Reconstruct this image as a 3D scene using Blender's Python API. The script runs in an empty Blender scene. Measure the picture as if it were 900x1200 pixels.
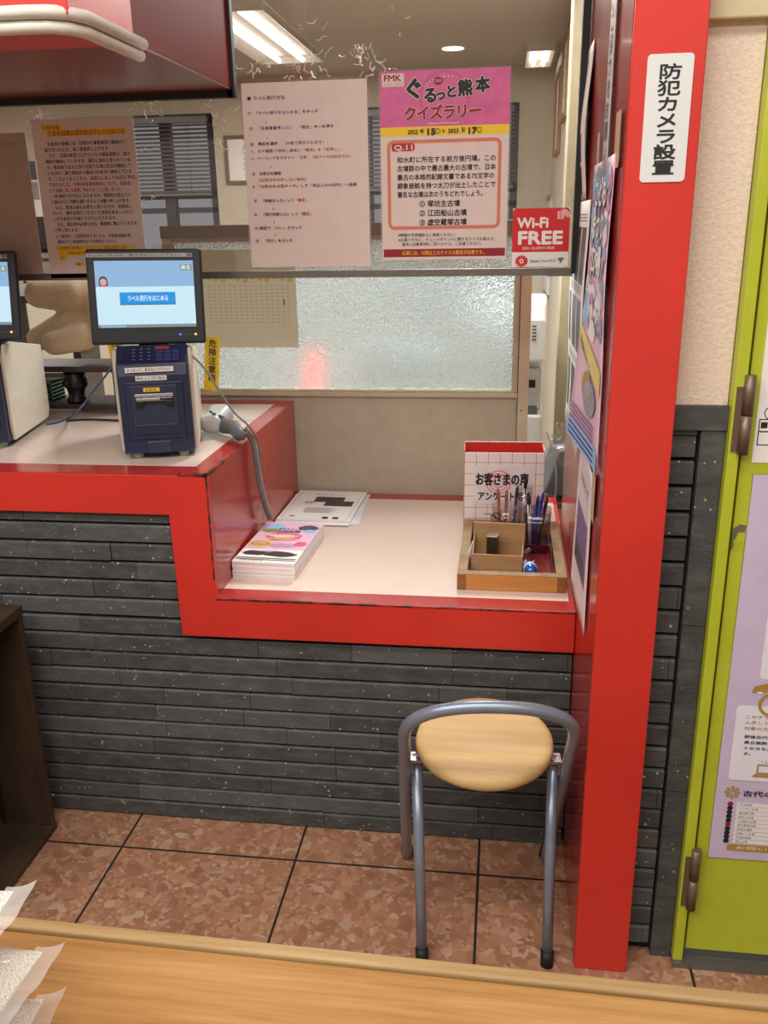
import bpy, bmesh, math, random
from mathutils import Vector, Matrix, Quaternion
PI = math.pi
random.seed(7)
sc = bpy.context.scene
COL = sc.collection

# ---------------------------------------------------------------- camera
F_PX, PITCH, YAW, ROLL = 1028.76, math.radians(18.336), math.radians(7.907), math.radians(-1.0654)
CAM = Vector((0.0, -1.8693, 1.5))
fwd = Vector((-math.sin(YAW)*math.cos(PITCH), math.cos(YAW)*math.cos(PITCH), -math.sin(PITCH)))
r0 = Vector((math.cos(YAW), math.sin(YAW), 0)); u0 = r0.cross(fwd)
rt = math.cos(ROLL)*r0 + math.sin(ROLL)*u0
up = -math.sin(ROLL)*r0 + math.cos(ROLL)*u0
cd = bpy.data.cameras.new('camera'); cam = bpy.data.objects.new('camera', cd); COL.objects.link(cam)
M = Matrix((rt, up, -fwd)).transposed().to_4x4(); M.translation = CAM
cam.matrix_world = M
cd.sensor_fit = 'AUTO'; cd.sensor_width = 36.0; cd.lens = F_PX*36.0/1200.0; cd.clip_start = 0.02
sc.camera = cam

def at(x, y, ax, val):
    """the point of the plane <axis>=val that the photograph shows at pixel x, y"""
    v = fwd + rt*((x-450)/F_PX) - up*((y-600)/F_PX)
    return CAM + v*((val-CAM[ax])/v[ax])

# ---------------------------------------------------------------- light and exposure
sc.view_settings.view_transform = 'Standard'; sc.view_settings.look = 'None'
sc.view_settings.exposure = 0.0; sc.view_settings.gamma = 1.0; sc.view_settings.use_curve_mapping = False
sc.cycles.use_denoising = True
sc.cycles.max_bounces = 10; sc.cycles.transparent_max_bounces = 16
W = bpy.data.worlds.new('world'); sc.world = W; W.use_nodes = True
W.node_tree.nodes['Background'].inputs[0].default_value = (0.90, 0.93, 1.0, 1)
W.node_tree.nodes['Background'].inputs[1].default_value = 0.42

def area(name, loc, sx, sy, power, col, rot=(0, 0, 0)):
    l = bpy.data.lights.new(name, 'AREA'); l.shape = 'RECTANGLE'; l.size = sx; l.size_y = sy
    l.energy = power; l.color = col
    o = bpy.data.objects.new(name, l); o.location = loc; o.rotation_euler = rot; COL.objects.link(o); return o
area('hall_light', (-0.7, -1.25, 2.75), 2.6, 0.4, 42, (1.0, 0.985, 0.955))
area('hall_light', (0.5, -2.6, 2.75), 2.4, 0.5, 30, (1.0, 0.985, 0.955))
area('hall_light', (-1.5, -2.55, 2.75), 2.4, 0.8, 50, (1.0, 0.985, 0.955))
area('office_light', (-1.22, 2.9, 2.36), 0.3, 1.25, 34, (0.95, 0.985, 1.0))
area('office_light', (-2.9, 2.4, 2.36), 0.3, 1.25, 52, (0.95, 0.985, 1.0))
area('office_light', (-0.2, 1.5, 2.36), 0.3, 1.0, 56, (0.95, 0.985, 1.0))

# ---------------------------------------------------------------- materials
def lin(c):
    out = []
    for v in c:
        v = v/255.0
        out.append(v/12.92 if v <= 0.04045 else ((v+0.055)/1.055)**2.4)
    return (out[0], out[1], out[2], 1)
MATS = {}
class NT:
    def __init__(s, name):
        s.m = bpy.data.materials.new(name); s.m.use_nodes = True; s.t = s.m.node_tree
        s.b = s.t.nodes['Principled BSDF']; s.out = s.t.nodes['Material Output']
        s._co = None
    def n(s, typ, **k):
        nd = s.t.nodes.new(typ)
        for a, b in k.items(): setattr(nd, a, b)
        return nd
    def l(s, a, b): s.t.links.new(a, b)
    def co(s):
        if s._co is None: s._co = s.n('ShaderNodeTexCoord').outputs['Object']
        return s._co
    def geo(s):
        return s.n('ShaderNodeNewGeometry').outputs['Position']
    def mapped(s, scale=(1, 1, 1), world=True):
        mp = s.n('ShaderNodeMapping'); s.l(s.geo() if world else s.co(), mp.inputs[0]); mp.inputs['Scale'].default_value = scale
        return mp.outputs[0]
    def noise(s, vec, scale, detail=4, rough=0.6):
        nd = s.n('ShaderNodeTexNoise'); s.l(vec, nd.inputs['Vector'])
        nd.inputs['Scale'].default_value = scale; nd.inputs['Detail'].default_value = detail; nd.inputs['Roughness'].default_value = rough
        return nd.outputs[0]
    def ramp(s, fac, stops):
        nd = s.n('ShaderNodeValToRGB'); s.l(fac, nd.inputs[0]); e = nd.color_ramp.elements
        while len(e) < len(stops): e.new(0.5)
        for i, (p, c) in enumerate(stops):
            e[i].position = p; e[i].color = c if len(c) == 4 else (*c, 1)
        return nd.outputs[0]
    def mix(s, fac, a, b, blend='MIX'):
        nd = s.n('ShaderNodeMix', data_type='RGBA', blend_type=blend)
        for v, i in ((fac, 0), (a, 6), (b, 7)):
            if hasattr(v, 'default_value') or hasattr(v, 'links'): s.l(v, nd.inputs[i])
            else: nd.inputs[i].default_value = v
        return nd.outputs[2]
    def math(s, op, a, b=0.0, c=0.0):
        nd = s.n('ShaderNodeMath', operation=op)
        for i, v in enumerate((a, b, c)):
            if hasattr(v, 'links'): s.l(v, nd.inputs[i])
            else: nd.inputs[i].default_value = v
        return nd.outputs[0]
    def bump(s, h, strength=0.3, dist=0.002):
        nd = s.n('ShaderNodeBump'); s.l(h, nd.inputs['Height'])
        nd.inputs['Strength'].default_value = strength; nd.inputs['Distance'].default_value = dist
        s.l(nd.outputs[0], s.b.inputs['Normal'])
    def color(s, c):
        if hasattr(c, 'links'): s.l(c, s.b.inputs['Base Color'])
        else: s.b.inputs['Base Color'].default_value = c
    def set(s, rough=None, metal=None, coat=None, spec=None):
        if rough is not None: s.b.inputs['Roughness'].default_value = rough
        if metal is not None: s.b.inputs['Metallic'].default_value = metal
        if coat is not None: s.b.inputs['Coat Weight'].default_value = coat; s.b.inputs['Coat Roughness'].default_value = 0.08
        if spec is not None: s.b.inputs['Specular IOR Level'].default_value = spec

def plain(name, rgb, rough=0.5, metal=0.0, coat=None, var=0.06, scale=25.0, bump=0.0, spec=None):
    """painted, plastic, paper or metal surface with a slight procedural unevenness"""
    if name in MATS: return MATS[name]
    s = NT(name); c = lin(rgb)
    if var > 0:
        nz = s.noise(s.geo(), scale, 3)
        lo = tuple(v*(1-var) for v in c[:3]); hi = tuple(min(1, v*(1+var)) for v in c[:3])
        s.color(s.ramp(nz, [(0.3, lo), (0.7, hi)]))
    else: s.color(c)
    if bump > 0:
        s.bump(s.noise(s.geo(), scale*8, 3), bump, 0.001)
    s.set(rough, metal, coat, spec)
    MATS[name] = s.m; return s.m

def emis(name, rgb, strength):
    if name in MATS: return MATS[name]
    s = NT(name); s.color((0, 0, 0, 1)); s.set(0.3)
    s.b.inputs['Emission Color'].default_value = lin(rgb); s.b.inputs['Emission Strength'].default_value = strength
    MATS[name] = s.m; return s.m

def clear(name, tint, gloss=0.06, rough=0.04):
    if name in MATS: return MATS[name]
    s = NT(name); s.t.nodes.remove(s.b)
    tr = s.n('ShaderNodeBsdfTransparent'); tr.inputs[0].default_value = (*tint, 1)
    gl = s.n('ShaderNodeBsdfGlossy'); gl.inputs['Roughness'].default_value = rough
    gl.inputs[0].default_value = (1, 1, 1, 1)
    fr = s.n('ShaderNodeLayerWeight'); fr.inputs[0].default_value = 0.5
    f2 = s.math('MULTIPLY_ADD', s.math('POWER', fr.outputs['Facing'], 4.0), 0.5, gloss*0.7)
    mx = s.n('ShaderNodeMixShader'); s.l(f2, mx.inputs[0]); s.l(tr.outputs[0], mx.inputs[1]); s.l(gl.outputs[0], mx.inputs[2])
    s.l(mx.outputs[0], s.out.inputs[0]); MATS[name] = s.m; return s.m

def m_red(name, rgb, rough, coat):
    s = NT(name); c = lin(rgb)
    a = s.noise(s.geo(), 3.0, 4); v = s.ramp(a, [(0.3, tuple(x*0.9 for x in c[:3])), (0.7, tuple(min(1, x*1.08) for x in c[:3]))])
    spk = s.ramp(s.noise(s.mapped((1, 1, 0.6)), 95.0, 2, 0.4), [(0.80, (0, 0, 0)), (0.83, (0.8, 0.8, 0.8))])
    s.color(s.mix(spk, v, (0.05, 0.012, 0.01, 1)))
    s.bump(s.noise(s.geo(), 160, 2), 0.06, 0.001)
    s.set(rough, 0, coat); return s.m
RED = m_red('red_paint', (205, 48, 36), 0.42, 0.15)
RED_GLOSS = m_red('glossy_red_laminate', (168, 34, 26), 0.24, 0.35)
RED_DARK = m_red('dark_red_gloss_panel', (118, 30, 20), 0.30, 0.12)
RED_SIDE = m_red('dark_red_dulled_side', (124, 32, 22), 0.55, 0.0); RED_SIDE.node_tree.nodes['Principled BSDF'].inputs['Specular IOR Level'].default_value = 0.06  # one laminate with the bottom panel; sheen cut here to keep the side dark
def m_worn():
    s = NT('worn_black_edge'); nz = s.noise(s.mapped((14, 14, 30)), 1.4, 5, 0.7)
    s.color(s.ramp(nz, [(0.46, lin((168, 34, 26))), (0.54, lin((42, 26, 24)))])); s.set(0.4); return s.m
WORN = m_worn()
def m_lam():
    s = NT('pinkish_white_laminate')
    nz = s.noise(s.geo(), 2.2, 3); s.color(s.ramp(nz, [(0.3, lin((218, 196, 180))), (0.7, lin((230, 210, 195)))]))
    s.set(0.22, 0, 0.3); return s.m
LAM = m_lam()
def m_stone():
    s = NT('dark_split_stone')
    p = s.geo()
    a = s.noise(s.mapped((1, 1, 2.5)), 14.0, 6, 0.7)
    base = s.ramp(a, [(0.25, lin((50, 51, 49))), (0.5, lin((70, 71, 69))), (0.78, lin((96, 97, 94)))])
    t = s.n('ShaderNodeAttribute', attribute_name='tone'); base = s.mix(s.math('MULTIPLY', t.outputs['Fac'], 0.28), base, lin((122, 121, 119)))
    v = s.n('ShaderNodeTexVoronoi'); s.l(p, v.inputs['Vector']); v.inputs['Scale'].default_value = 75.0
    jit = s.noise(p, 30, 2)
    th = s.math('MULTIPLY', s.math('SUBTRACT', jit, 0.36), 0.75)
    fl = s.math('LESS_THAN', v.outputs['Distance'], th)
    sel = s.math('GREATER_THAN', s.noise(p, 27, 2), 0.49)
    base = s.mix(s.math('MULTIPLY', fl, sel), base, lin((176, 170, 160)))
    s.color(base); s.bump(s.noise(s.mapped((1, 1, 1.6)), 90, 5, 0.7), 0.55, 0.003); s.set(0.62); return s.m
STONE = m_stone()
JOINT = plain('black_joint', (18, 18, 18), 0.9)
def m_floor():
    s = NT('brown_breccia_tile'); p = s.geo()
    def vor(sc_, off):
        mp = s.n('ShaderNodeMapping'); s.l(p, mp.inputs[0]); mp.inputs['Location'].default_value = off
        w = s.n('ShaderNodeTexNoise'); s.l(mp.outputs[0], w.inputs[0]); w.inputs['Scale'].default_value = sc_*0.9; w.inputs['Detail'].default_value = 3
        ad = s.n('ShaderNodeVectorMath', operation='MULTIPLY_ADD'); s.l(w.outputs['Color'], ad.inputs[0]); k = 0.55/sc_; ad.inputs[1].default_value = (k, k, k); s.l(mp.outputs[0], ad.inputs[2])
        v = s.n('ShaderNodeTexVoronoi', voronoi_dimensions='2D'); s.l(ad.outputs[0], v.inputs['Vector']); v.inputs['Scale'].default_value = sc_
        return v
    v1 = vor(22, (0, 0, 0)); v2 = vor(48, (3.1, 1.7, 0)); v3 = vor(110, (7, 5, 0))
    def val(v):
        sp = s.n('ShaderNodeSeparateColor'); s.l(v.outputs['Color'], sp.inputs[0]); return sp.outputs[0], sp.outputs[1]
    pal = [(0.0, lin((120, 76, 54))), (0.3, lin((150, 104, 78))), (0.55, lin((166, 118, 90))), (0.78, lin((184, 142, 110))), (0.94, lin((196, 176, 152))), (1.0, lin((104, 58, 42)))]
    a, a2 = val(v1); b, b2 = val(v2); c, c2 = val(v3)
    c3 = s.ramp(c, pal); c2r = s.ramp(b, pal); c1 = s.ramp(a, [(0.0, lin((110, 62, 46))), (0.5, lin((142, 92, 70))), (0.8, lin((176, 140, 114))), (1.0, lin((150, 98, 70)))])
    col = s.mix(s.math('GREATER_THAN', b2, 0.55), c3, c2r)
    m1 = s.math('MULTIPLY', s.math('GREATER_THAN', a2, 0.74), s.math('LESS_THAN', v1.outputs['Distance'], 0.42))
    col = s.mix(s.math('MULTIPLY', m1, 0.75), col, c1)
    col = s.mix(0.5, col, lin((164, 120, 92)))
    sp = s.n('ShaderNodeSeparateXYZ'); s.l(p, sp.inputs[0])
    def grout(o, off):
        q = s.math('FRACT', s.math('DIVIDE', s.math('SUBTRACT', o, off), 0.4505))
        return s.math('LESS_THAN', s.math('ABSOLUTE', s.math('SUBTRACT', q, 0.5)), 0.0068)
    g = s.math('MAXIMUM', grout(sp.outputs[0], -0.03+0.22525), grout(sp.outputs[1], -0.124+0.22525))
    s.color(s.mix(g, col, (0.012, 0.010, 0.009, 1)))
    s.l(s.math('MULTIPLY_ADD', g, 0.5, 0.28), s.b.inputs['Roughness']); s.b.inputs['Coat Weight'].default_value = 0.1
    return s.m
FLOOR = m_floor()
def m_wood(name, c0, c1, c2, grain=(1.2, 22, 22), rough=0.45, coat=0.1, knots=True):
    s = NT(name); v = s.mapped(grain)
    n1 = s.noise(v, 2.0, 5, 0.6); n2 = s.noise(s.mapped((grain[0]*3, grain[1]*4, grain[2]*4)), 3.0, 4, 0.7)
    col = s.ramp(n1, [(0.25, lin(c0)), (0.5, lin(c1)), (0.75, lin(c2))])
    col = s.mix(0.25, col, s.ramp(n2, [(0.3, lin(c0)), (0.7, lin(c2))]))
    if knots:
        k = s.noise(s.mapped((3.2, 5, 5)), 3.0, 2, 0.4)
        col = s.mix(s.ramp(k, [(0.71, (0, 0, 0)), (0.8, (0.7, 0.7, 0.7))]), col, lin(tuple(int(x*0.55) for x in c0)))
    s.color(col); s.bump(n2, 0.12, 0.001); s.set(rough, 0, coat); return s.m
PINE = m_wood('varnished_pine', (126, 84, 40), (162, 116, 62), (188, 146, 90))
PINE_PALE = m_wood('pale_pine_edge', (138, 108, 66), (160, 130, 84), (184, 156, 110), knots=False)  # paler wood tones for the table's far lip
DARKWOOD = m_wood('dark_stained_wood', (38, 27, 18), (60, 44, 30), (84, 62, 44), grain=(5, 5, 1.2), knots=False, rough=0.6)
DARKBOARD = m_wood('dark_brown_board', (40, 28, 22), (60, 44, 34), (76, 58, 46), knots=False)
TRAYWOOD = m_wood('honey_wood', (166, 104, 46), (194, 130, 62), (210, 150, 82), grain=(2.5, 30, 30), knots=False)
TRAYRIM = m_wood('weathered_wood_rim', (112, 86, 56), (150, 120, 82), (176, 146, 104), grain=(8, 8, 8), knots=False, rough=0.7)
KRAFT = m_wood('thin_plywood', (148, 112, 70), (170, 132, 86), (186, 150, 104), grain=(2.5, 30, 30), knots=False, rough=0.7)
BEECH = m_wood('pale_beech', (190, 152, 96), (204, 168, 112), (216, 182, 128), grain=(1.0, 16, 16), rough=0.62, coat=0.0, knots=False)
def m_plaster():
    s = NT('pink_stipple_plaster'); n = s.noise(s.geo(), 120, 4, 0.7)
    s.color(s.ramp(n, [(0.3, lin((224, 202, 180))), (0.7, lin((240, 222, 202)))])); s.bump(n, 0.7, 0.004); s.set(0.85); return s.m
PLASTER = m_plaster()
CREAM = plain('cream_trim', (206, 190, 152), 0.5)
def m_green():
    s = NT('lime_green_paint'); c = s.ramp(s.noise(s.geo(), 5, 5), [(0.3, lin((172, 182, 40))), (0.7, lin((190, 198, 56)))])
    sm = s.ramp(s.noise(s.mapped((1, 1, 2.5)), 7, 5, 0.7), [(0.60, (0, 0, 0)), (0.78, (0.5, 0.5, 0.5))])
    s.color(s.mix(sm, c, lin((128, 130, 40)))); s.set(0.4); return s.m
GREEN = m_green()
PAINTCHIP = plain('bare_metal_chip', (104, 104, 78), 0.5)
PART = plain('beige_partition', (174, 165, 144), 0.45)
ALU = plain('champagne_aluminium', (196, 184, 158), 0.35, 0.2)
BROWNRAIL = plain('brown_rail', (122, 98, 82), 0.5)
WALLOFF = plain('office_wall_paint', (196, 186, 166), 0.8)
CEIL = plain('office_ceiling_board', (206, 202, 190), 0.9, scale=40)
ALUWORN = plain('dull_steel_rail', (124, 120, 112), 0.35, 0.6)
BLACK = plain('black_plastic', (22, 22, 24), 0.4)
BLACKRUB = plain('black_rubber', (14, 13, 13), 0.6)
NAVY = plain('navy_plastic', (30, 40, 68), 0.38)
NAVY2 = plain('navy_door_plastic', (42, 52, 76), 0.3)
BEZEL = plain('monitor_bezel', (30, 32, 40), 0.4)
PUTTY = plain('putty_plastic', (206, 196, 178), 0.45)
GREYPL = plain('grey_plastic', (92, 94, 96), 0.45)
SILVERPL = plain('silver_plastic', (188, 188, 184), 0.3)
CHROME = plain('brushed_metal', (190, 190, 192), 0.25, 1.0)
STEELPAINT = plain('grey_blue_tube_paint', (140, 150, 164), 0.32, 0.45)
HINGE = plain('bronze_hinge', (120, 100, 82), 0.4, 0.5)
FOAM = plain('off_white_foam', (214, 210, 196), 0.85, bump=0.4)
PAPER = plain('white_paper', (236, 232, 226), 0.6, var=0.02)
PAPERP = plain('pinkish_paper', (224, 206, 196), 0.5, var=0.03)
PAPERB = plain('beige_paper', (180, 160, 142), 0.6, var=0.04)
INK = plain('black_ink', (28, 26, 28), 0.6, var=0)
INKGREY = plain('grey_ink', (120, 116, 114), 0.6, var=0)
INKRED = plain('red_ink', (178, 40, 34), 0.6, var=0)
INKDRED = plain('crimson_ink', (150, 24, 40), 0.6, var=0)
INKBLUE = plain('navy_ink', (44, 52, 110), 0.6, var=0)
INKGREEN = plain('green_ink', (52, 92, 48), 0.6, var=0)
INKORANGE = plain('orange_ink', (196, 84, 30), 0.6, var=0)
YEL = plain('highlighter_yellow', (240, 204, 30), 0.5, var=0.03)
PINKHEAD = plain('magenta_print', (212, 96, 150), 0.45, var=0.12, scale=30)
SALMON = plain('salmon_print', (214, 122, 92), 0.5, var=0.02)
GOLD = plain('gold_print', (176, 138, 60), 0.5, var=0.02)
LAV = plain('lavender_print', (204, 190, 214), 0.5, var=0.03)
LAVW = plain('pale_lavender_print', (232, 230, 238), 0.5, var=0.02)
WIFIRED = plain('sticker_red', (212, 36, 40), 0.35, var=0.02)
SKYPR = plain('sky_blue_print', (150, 186, 226), 0.45, var=0.1)
PINKPR = plain('pale_pink_print', (232, 186, 206), 0.4, var=0.08, scale=60)
VIOPR = plain('violet_print', (120, 92, 140), 0.45, var=0.2, scale=60)
DARKPH = plain('dark_photo_print', (72, 74, 84), 0.4, var=0.35, scale=70)
TAPE = plain('tan_masking_tape', (190, 160, 116), 0.6)
GRIDRED = plain('grid_red_ink', (206, 84, 76), 0.5, var=0)
BOXRED = plain('red_card', (206, 44, 36), 0.5)
SCREENBLUE = emis('lcd_mid_blue', (150, 192, 232), 0.85)
SCREENPALE = emis('lcd_pale_blue', (205, 236, 250), 0.95)
SCREENBTN = emis('lcd_button_blue', (0, 146, 220), 1.0)
SCREENTEXT = emis('lcd_white', (245, 250, 255), 1.0)
SCREENGREY = emis('lcd_grey', (138, 156, 160), 0.8)
SCREENSKIN = emis('lcd_skin', (236, 190, 190), 0.8)
SCREENHAIR = emis('lcd_hair', (90, 76, 90), 0.8)
LEDB = emis('blue_led', (70, 90, 255), 2.5)
LEDO = emis('orange_led', (255, 170, 50), 3.0)
LEDG = emis('dim_led', (120, 130, 120), 0.5)
TUBE = emis('fluorescent_tube', (255, 252, 245), 5.0)
REDGLOW = emis('red_beacon', (255, 30, 20), 11.0)
ACRYLIC = clear('tinted_acrylic', (0.80, 0.765, 0.735), 0.07, 0.03)
CUPCLEAR = clear('clear_plastic', (0.94, 0.93, 0.93), 0.05, 0.08)
CUPSMOKE = clear('smoky_plastic', (0.80, 0.77, 0.80), 0.05, 0.10)
FILM = clear('clear_film', (0.93, 0.92, 0.91), 0.14, 0.12)
def m_frost():
    s = NT('frosted_pattern_glass'); p = s.geo()
    v = s.n('ShaderNodeTexVoronoi', feature='SMOOTH_F1'); s.l(p, v.inputs['Vector']); v.inputs['Scale'].default_value = 170
    s.bump(v.outputs['Distance'], 1.0, 0.006)
    s.color(lin((232, 244, 244))); s.set(0.16); s.b.inputs['Transmission Weight'].default_value = 1.0; s.b.inputs['IOR'].default_value = 1.25
    # a pressed pattern glass also scatters some of the light that falls on it
    df = s.n('ShaderNodeBsdfTranslucent'); df.inputs[0].default_value = lin((236, 247, 248))
    d2 = s.n('ShaderNodeBsdfDiffuse'); d2.inputs[0].default_value = lin((206, 214, 210))
    a = s.n('ShaderNodeMixShader'); a.inputs[0].default_value = 0.5; s.l(df.outputs[0], a.inputs[1]); s.l(d2.outputs[0], a.inputs[2])
    mx = s.n('ShaderNodeMixShader'); mx.inputs[0].default_value = 0.34; s.l(s.b.outputs[0], mx.inputs[1]); s.l(a.outputs[0], mx.inputs[2])
    bn = [n for n in s.t.nodes if n.bl_idname == 'ShaderNodeBump'][0]
    s.l(bn.outputs[0], df.inputs['Normal']); s.l(bn.outputs[0], d2.inputs['Normal'])
    s.l(mx.outputs[0], s.out.inputs[0]); return s.m
FROST = m_frost()
def m_plush():
    s = NT('tan_plush_fur'); n = s.noise(s.geo(), 220, 4, 0.7)
    s.color(s.ramp(n, [(0.3, lin((196, 168, 128))), (0.7, lin((226, 202, 164)))])); s.bump(n, 0.9, 0.004); s.set(0.95)
    s.b.inputs['Sheen Weight'].default_value = 0.4; return s.m
PLUSH = m_plush()
def m_bagfilm():
    s = NT('milky_bag_film'); t = s.n('ShaderNodeBsdfTransparent'); t.inputs[0].default_value = (.95, .95, .95, 1)
    s.color(lin((232, 230, 224))); s.set(0.2); mx = s.n('ShaderNodeMixShader'); mx.inputs[0].default_value = .34
    s.l(t.outputs[0], mx.inputs[1]); s.l(s.b.outputs[0], mx.inputs[2]); s.l(mx.outputs[0], s.out.inputs[0]); return s.m
BAGFILM = m_bagfilm()
def m_grain():
    s = NT('white_grains'); v = s.n('ShaderNodeTexVoronoi'); s.l(s.geo(), v.inputs['Vector']); v.inputs['Scale'].default_value = 430
    s.color(s.ramp(v.outputs['Distance'], [(0.0, lin((250, 247, 238))), (0.8, lin((226, 219, 204)))])); s.bump(v.outputs['Distance'], 0.6, 0.0025)
    s.set(0.4, 0, 0.3); return s.m
GRAIN = m_grain()

# ---------------------------------------------------------------- mesh helpers
class MB:
    """collects shapes and links them as one mesh object"""
    def __init__(s): s.v = []; s.f = []; s.mi = []; s.sm = []; s.mats = []; s.tone = []
    def _m(s, m):
        if m not in s.mats: s.mats.append(m)
        return s.mats.index(m)
    def add(s, vs, fs, m, smooth=False, tone=0.0):
        b = len(s.v); s.v += [tuple(v) for v in vs]; k = s._m(m); s.tone += [tone]*len(vs)
        for f in fs: s.f.append([b+i for i in f]); s.mi.append(k); s.sm.append(smooth)
        return s
    def box(s, x0, x1, y0, y1, z0, z1, m, tone=0.0):
        v = [(x0, y0, z0), (x1, y0, z0), (x1, y1, z0), (x0, y1, z0), (x0, y0, z1), (x1, y0, z1), (x1, y1, z1), (x0, y1, z1)]
        return s.add(v, [(0, 3, 2, 1), (4, 5, 6, 7), (0, 1, 5, 4), (1, 2, 6, 5), (2, 3, 7, 6), (3, 0, 4, 7)], m, False, tone)
    def rbox(s, c, size, rot, m):
        R = rot if isinstance(rot, Matrix) else Matrix.Rotation(rot, 3, 'Z')
        vs = []
        for dz in (-.5, .5):
            for dx, dy in ((-.5, -.5), (.5, -.5), (.5, .5), (-.5, .5)):
                vs.append(Vector(c) + R @ Vector((dx*size[0], dy*size[1], dz*size[2])))
        return s.add(vs, [(0, 3, 2, 1), (4, 5, 6, 7), (0, 1, 5, 4), (1, 2, 6, 5), (2, 3, 7, 6), (3, 0, 4, 7)], m)
    def prism(s, poly, axis, lo, hi, m, smooth=False):
        """polygon in the two other axes (in x,y,z order) extruded along axis"""
        n = len(poly); vs = []
        for h in (lo, hi):
            for a, b in poly:
                p = [a, b]; p.insert(axis, h); vs.append(p)
        fs = [tuple(range(n))[::-1], tuple(range(n, 2*n))] + [(i, (i+1) % n, n+(i+1) % n, n+i) for i in range(n)]
        if axis == 1: fs = [f[::-1] for f in fs]
        return s.add(vs, fs, m, smooth)
    def tube(s, pts, r, m, n=10, closed=False, cap=True):
        pts = [Vector(p) for p in pts]; L = len(pts); rs = r if isinstance(r, (list, tuple)) else [r]*L
        vs = []; fs = []; nrm = None
        for i, p in enumerate(pts):
            if closed: t = pts[(i+1) % L]-pts[i-1]
            else: t = pts[min(i+1, L-1)]-pts[max(i-1, 0)]
            t.normalize()
            if nrm is None:
                nrm = t.orthogonal().normalized()
            else:
                nrm = (nrm - t*nrm.dot(t))
                nrm = nrm.normalized() if nrm.length > 1e-6 else t.orthogonal().normalized()
            bn = t.cross(nrm)
            for k in range(n):
                a = 2*PI*k/n; vs.append(p + (nrm*math.cos(a)+bn*math.sin(a))*rs[i])
        for i in range(L if closed else L-1):
            j = (i+1) % L
            for k in range(n): fs.append((i*n+k, i*n+(k+1) % n, j*n+(k+1) % n, j*n+k))
        s.add(vs, fs, m, True)
        if cap and not closed:
            b = len(s.v)-len(vs); k = s._m(m)
            s.f.append([b+q for q in range(n)][::-1]); s.f.append([b+(L-1)*n+q for q in range(n)]); s.mi += [k, k]; s.sm += [False, False]
        return s
    def lathe(s, prof, m, c=(0, 0, 0), n=32, smooth=True):
        """profile (r, z) turned about the vertical axis through c"""
        vs = []; fs = []
        for r, z in prof:
            for k in range(n):
                a = 2*PI*k/n; vs.append((c[0]+r*math.cos(a), c[1]+r*math.sin(a), c[2]+z))
        for i in range(len(prof)-1):
            for k in range(n): fs.append((i*n+k, i*n+(k+1) % n, (i+1)*n+(k+1) % n, (i+1)*n+k))
        fs.append(tuple(range(n))[::-1]); L = (len(prof)-1)*n; fs.append(tuple(L+k for k in range(n)))
        return s.add(vs, fs, m, smooth)
    def build(s, name, parent=None, bevel=0.0, seg=2, loc=None, rot=None, subsurf=0):
        me = bpy.data.meshes.new(name); me.from_pydata(s.v, [], s.f)
        for m in s.mats: me.materials.append(m)
        me.polygons.foreach_set('material_index', s.mi); me.polygons.foreach_set('use_smooth', s.sm)
        if any(s.tone):
            at_ = me.attributes.new('tone', 'FLOAT', 'POINT'); at_.data.foreach_set('value', s.tone)
        me.update()
        o = bpy.data.objects.new(name, me); COL.objects.link(o)
        if parent is not None: o.parent = parent
        if loc is not None: o.location = loc
        if rot is not None: o.rotation_euler = rot
        if bevel > 0:
            b = o.modifiers.new('bevel', 'BEVEL'); b.width = bevel; b.segments = seg; b.limit_method = 'ANGLE'; b.angle_limit = math.radians(35)
        if subsurf: u = o.modifiers.new('sub', 'SUBSURF'); u.levels = subsurf; u.render_levels = subsurf
        return o

def tag(o, label, cat, group=None, kind=None):
    o['label'] = label; o['category'] = cat
    if group: o['group'] = group
    if kind: o['kind'] = kind
    return o
def empty(name, loc, label, cat, group=None, rz=0.0):
    o = bpy.data.objects.new(name, None); o.empty_display_size = 0.05; COL.objects.link(o)
    o.location = loc; o.rotation_euler = (0, 0, rz); return tag(o, label, cat, group)
def struct(o): o['kind'] = 'structure'; return o
def kids(o): return [c for c in bpy.data.objects if c.parent is o]
def dup(o, parent=None):
    c = o.copy(); COL.objects.link(c)
    if parent is not None: c.parent = parent
    for ch in kids(o): dup(ch, c)
    return c

# text ------------------------------------------------------------------
def text_mesh(body, bold=0.0):
    cu = bpy.data.curves.new('lettering', 'FONT'); cu.body = body; cu.resolution_u = 2; cu.offset = bold*0.35 if bold < 0.06 else bold*0.5
    ob = bpy.data.objects.new('lettering', cu); COL.objects.link(ob)
    dg = bpy.context.evaluated_depsgraph_get()
    me = bpy.data.meshes.new_from_object(ob.evaluated_get(dg))
    vs = [tuple(v.co[:2]) for v in me.vertices]; fs = [tuple(p.vertices) for p in me.polygons]
    bpy.data.objects.remove(ob); bpy.data.curves.remove(cu); bpy.data.meshes.remove(me)
    return vs, fs
_tc = {}
def glyphs(body, bold):
    if (body, bold) not in _tc: _tc[(body, bold)] = text_mesh(body, bold)
    return _tc[(body, bold)]
def ems(t): return sum(0.60 if ord(c) < 256 else 1.0 for c in t)

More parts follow.
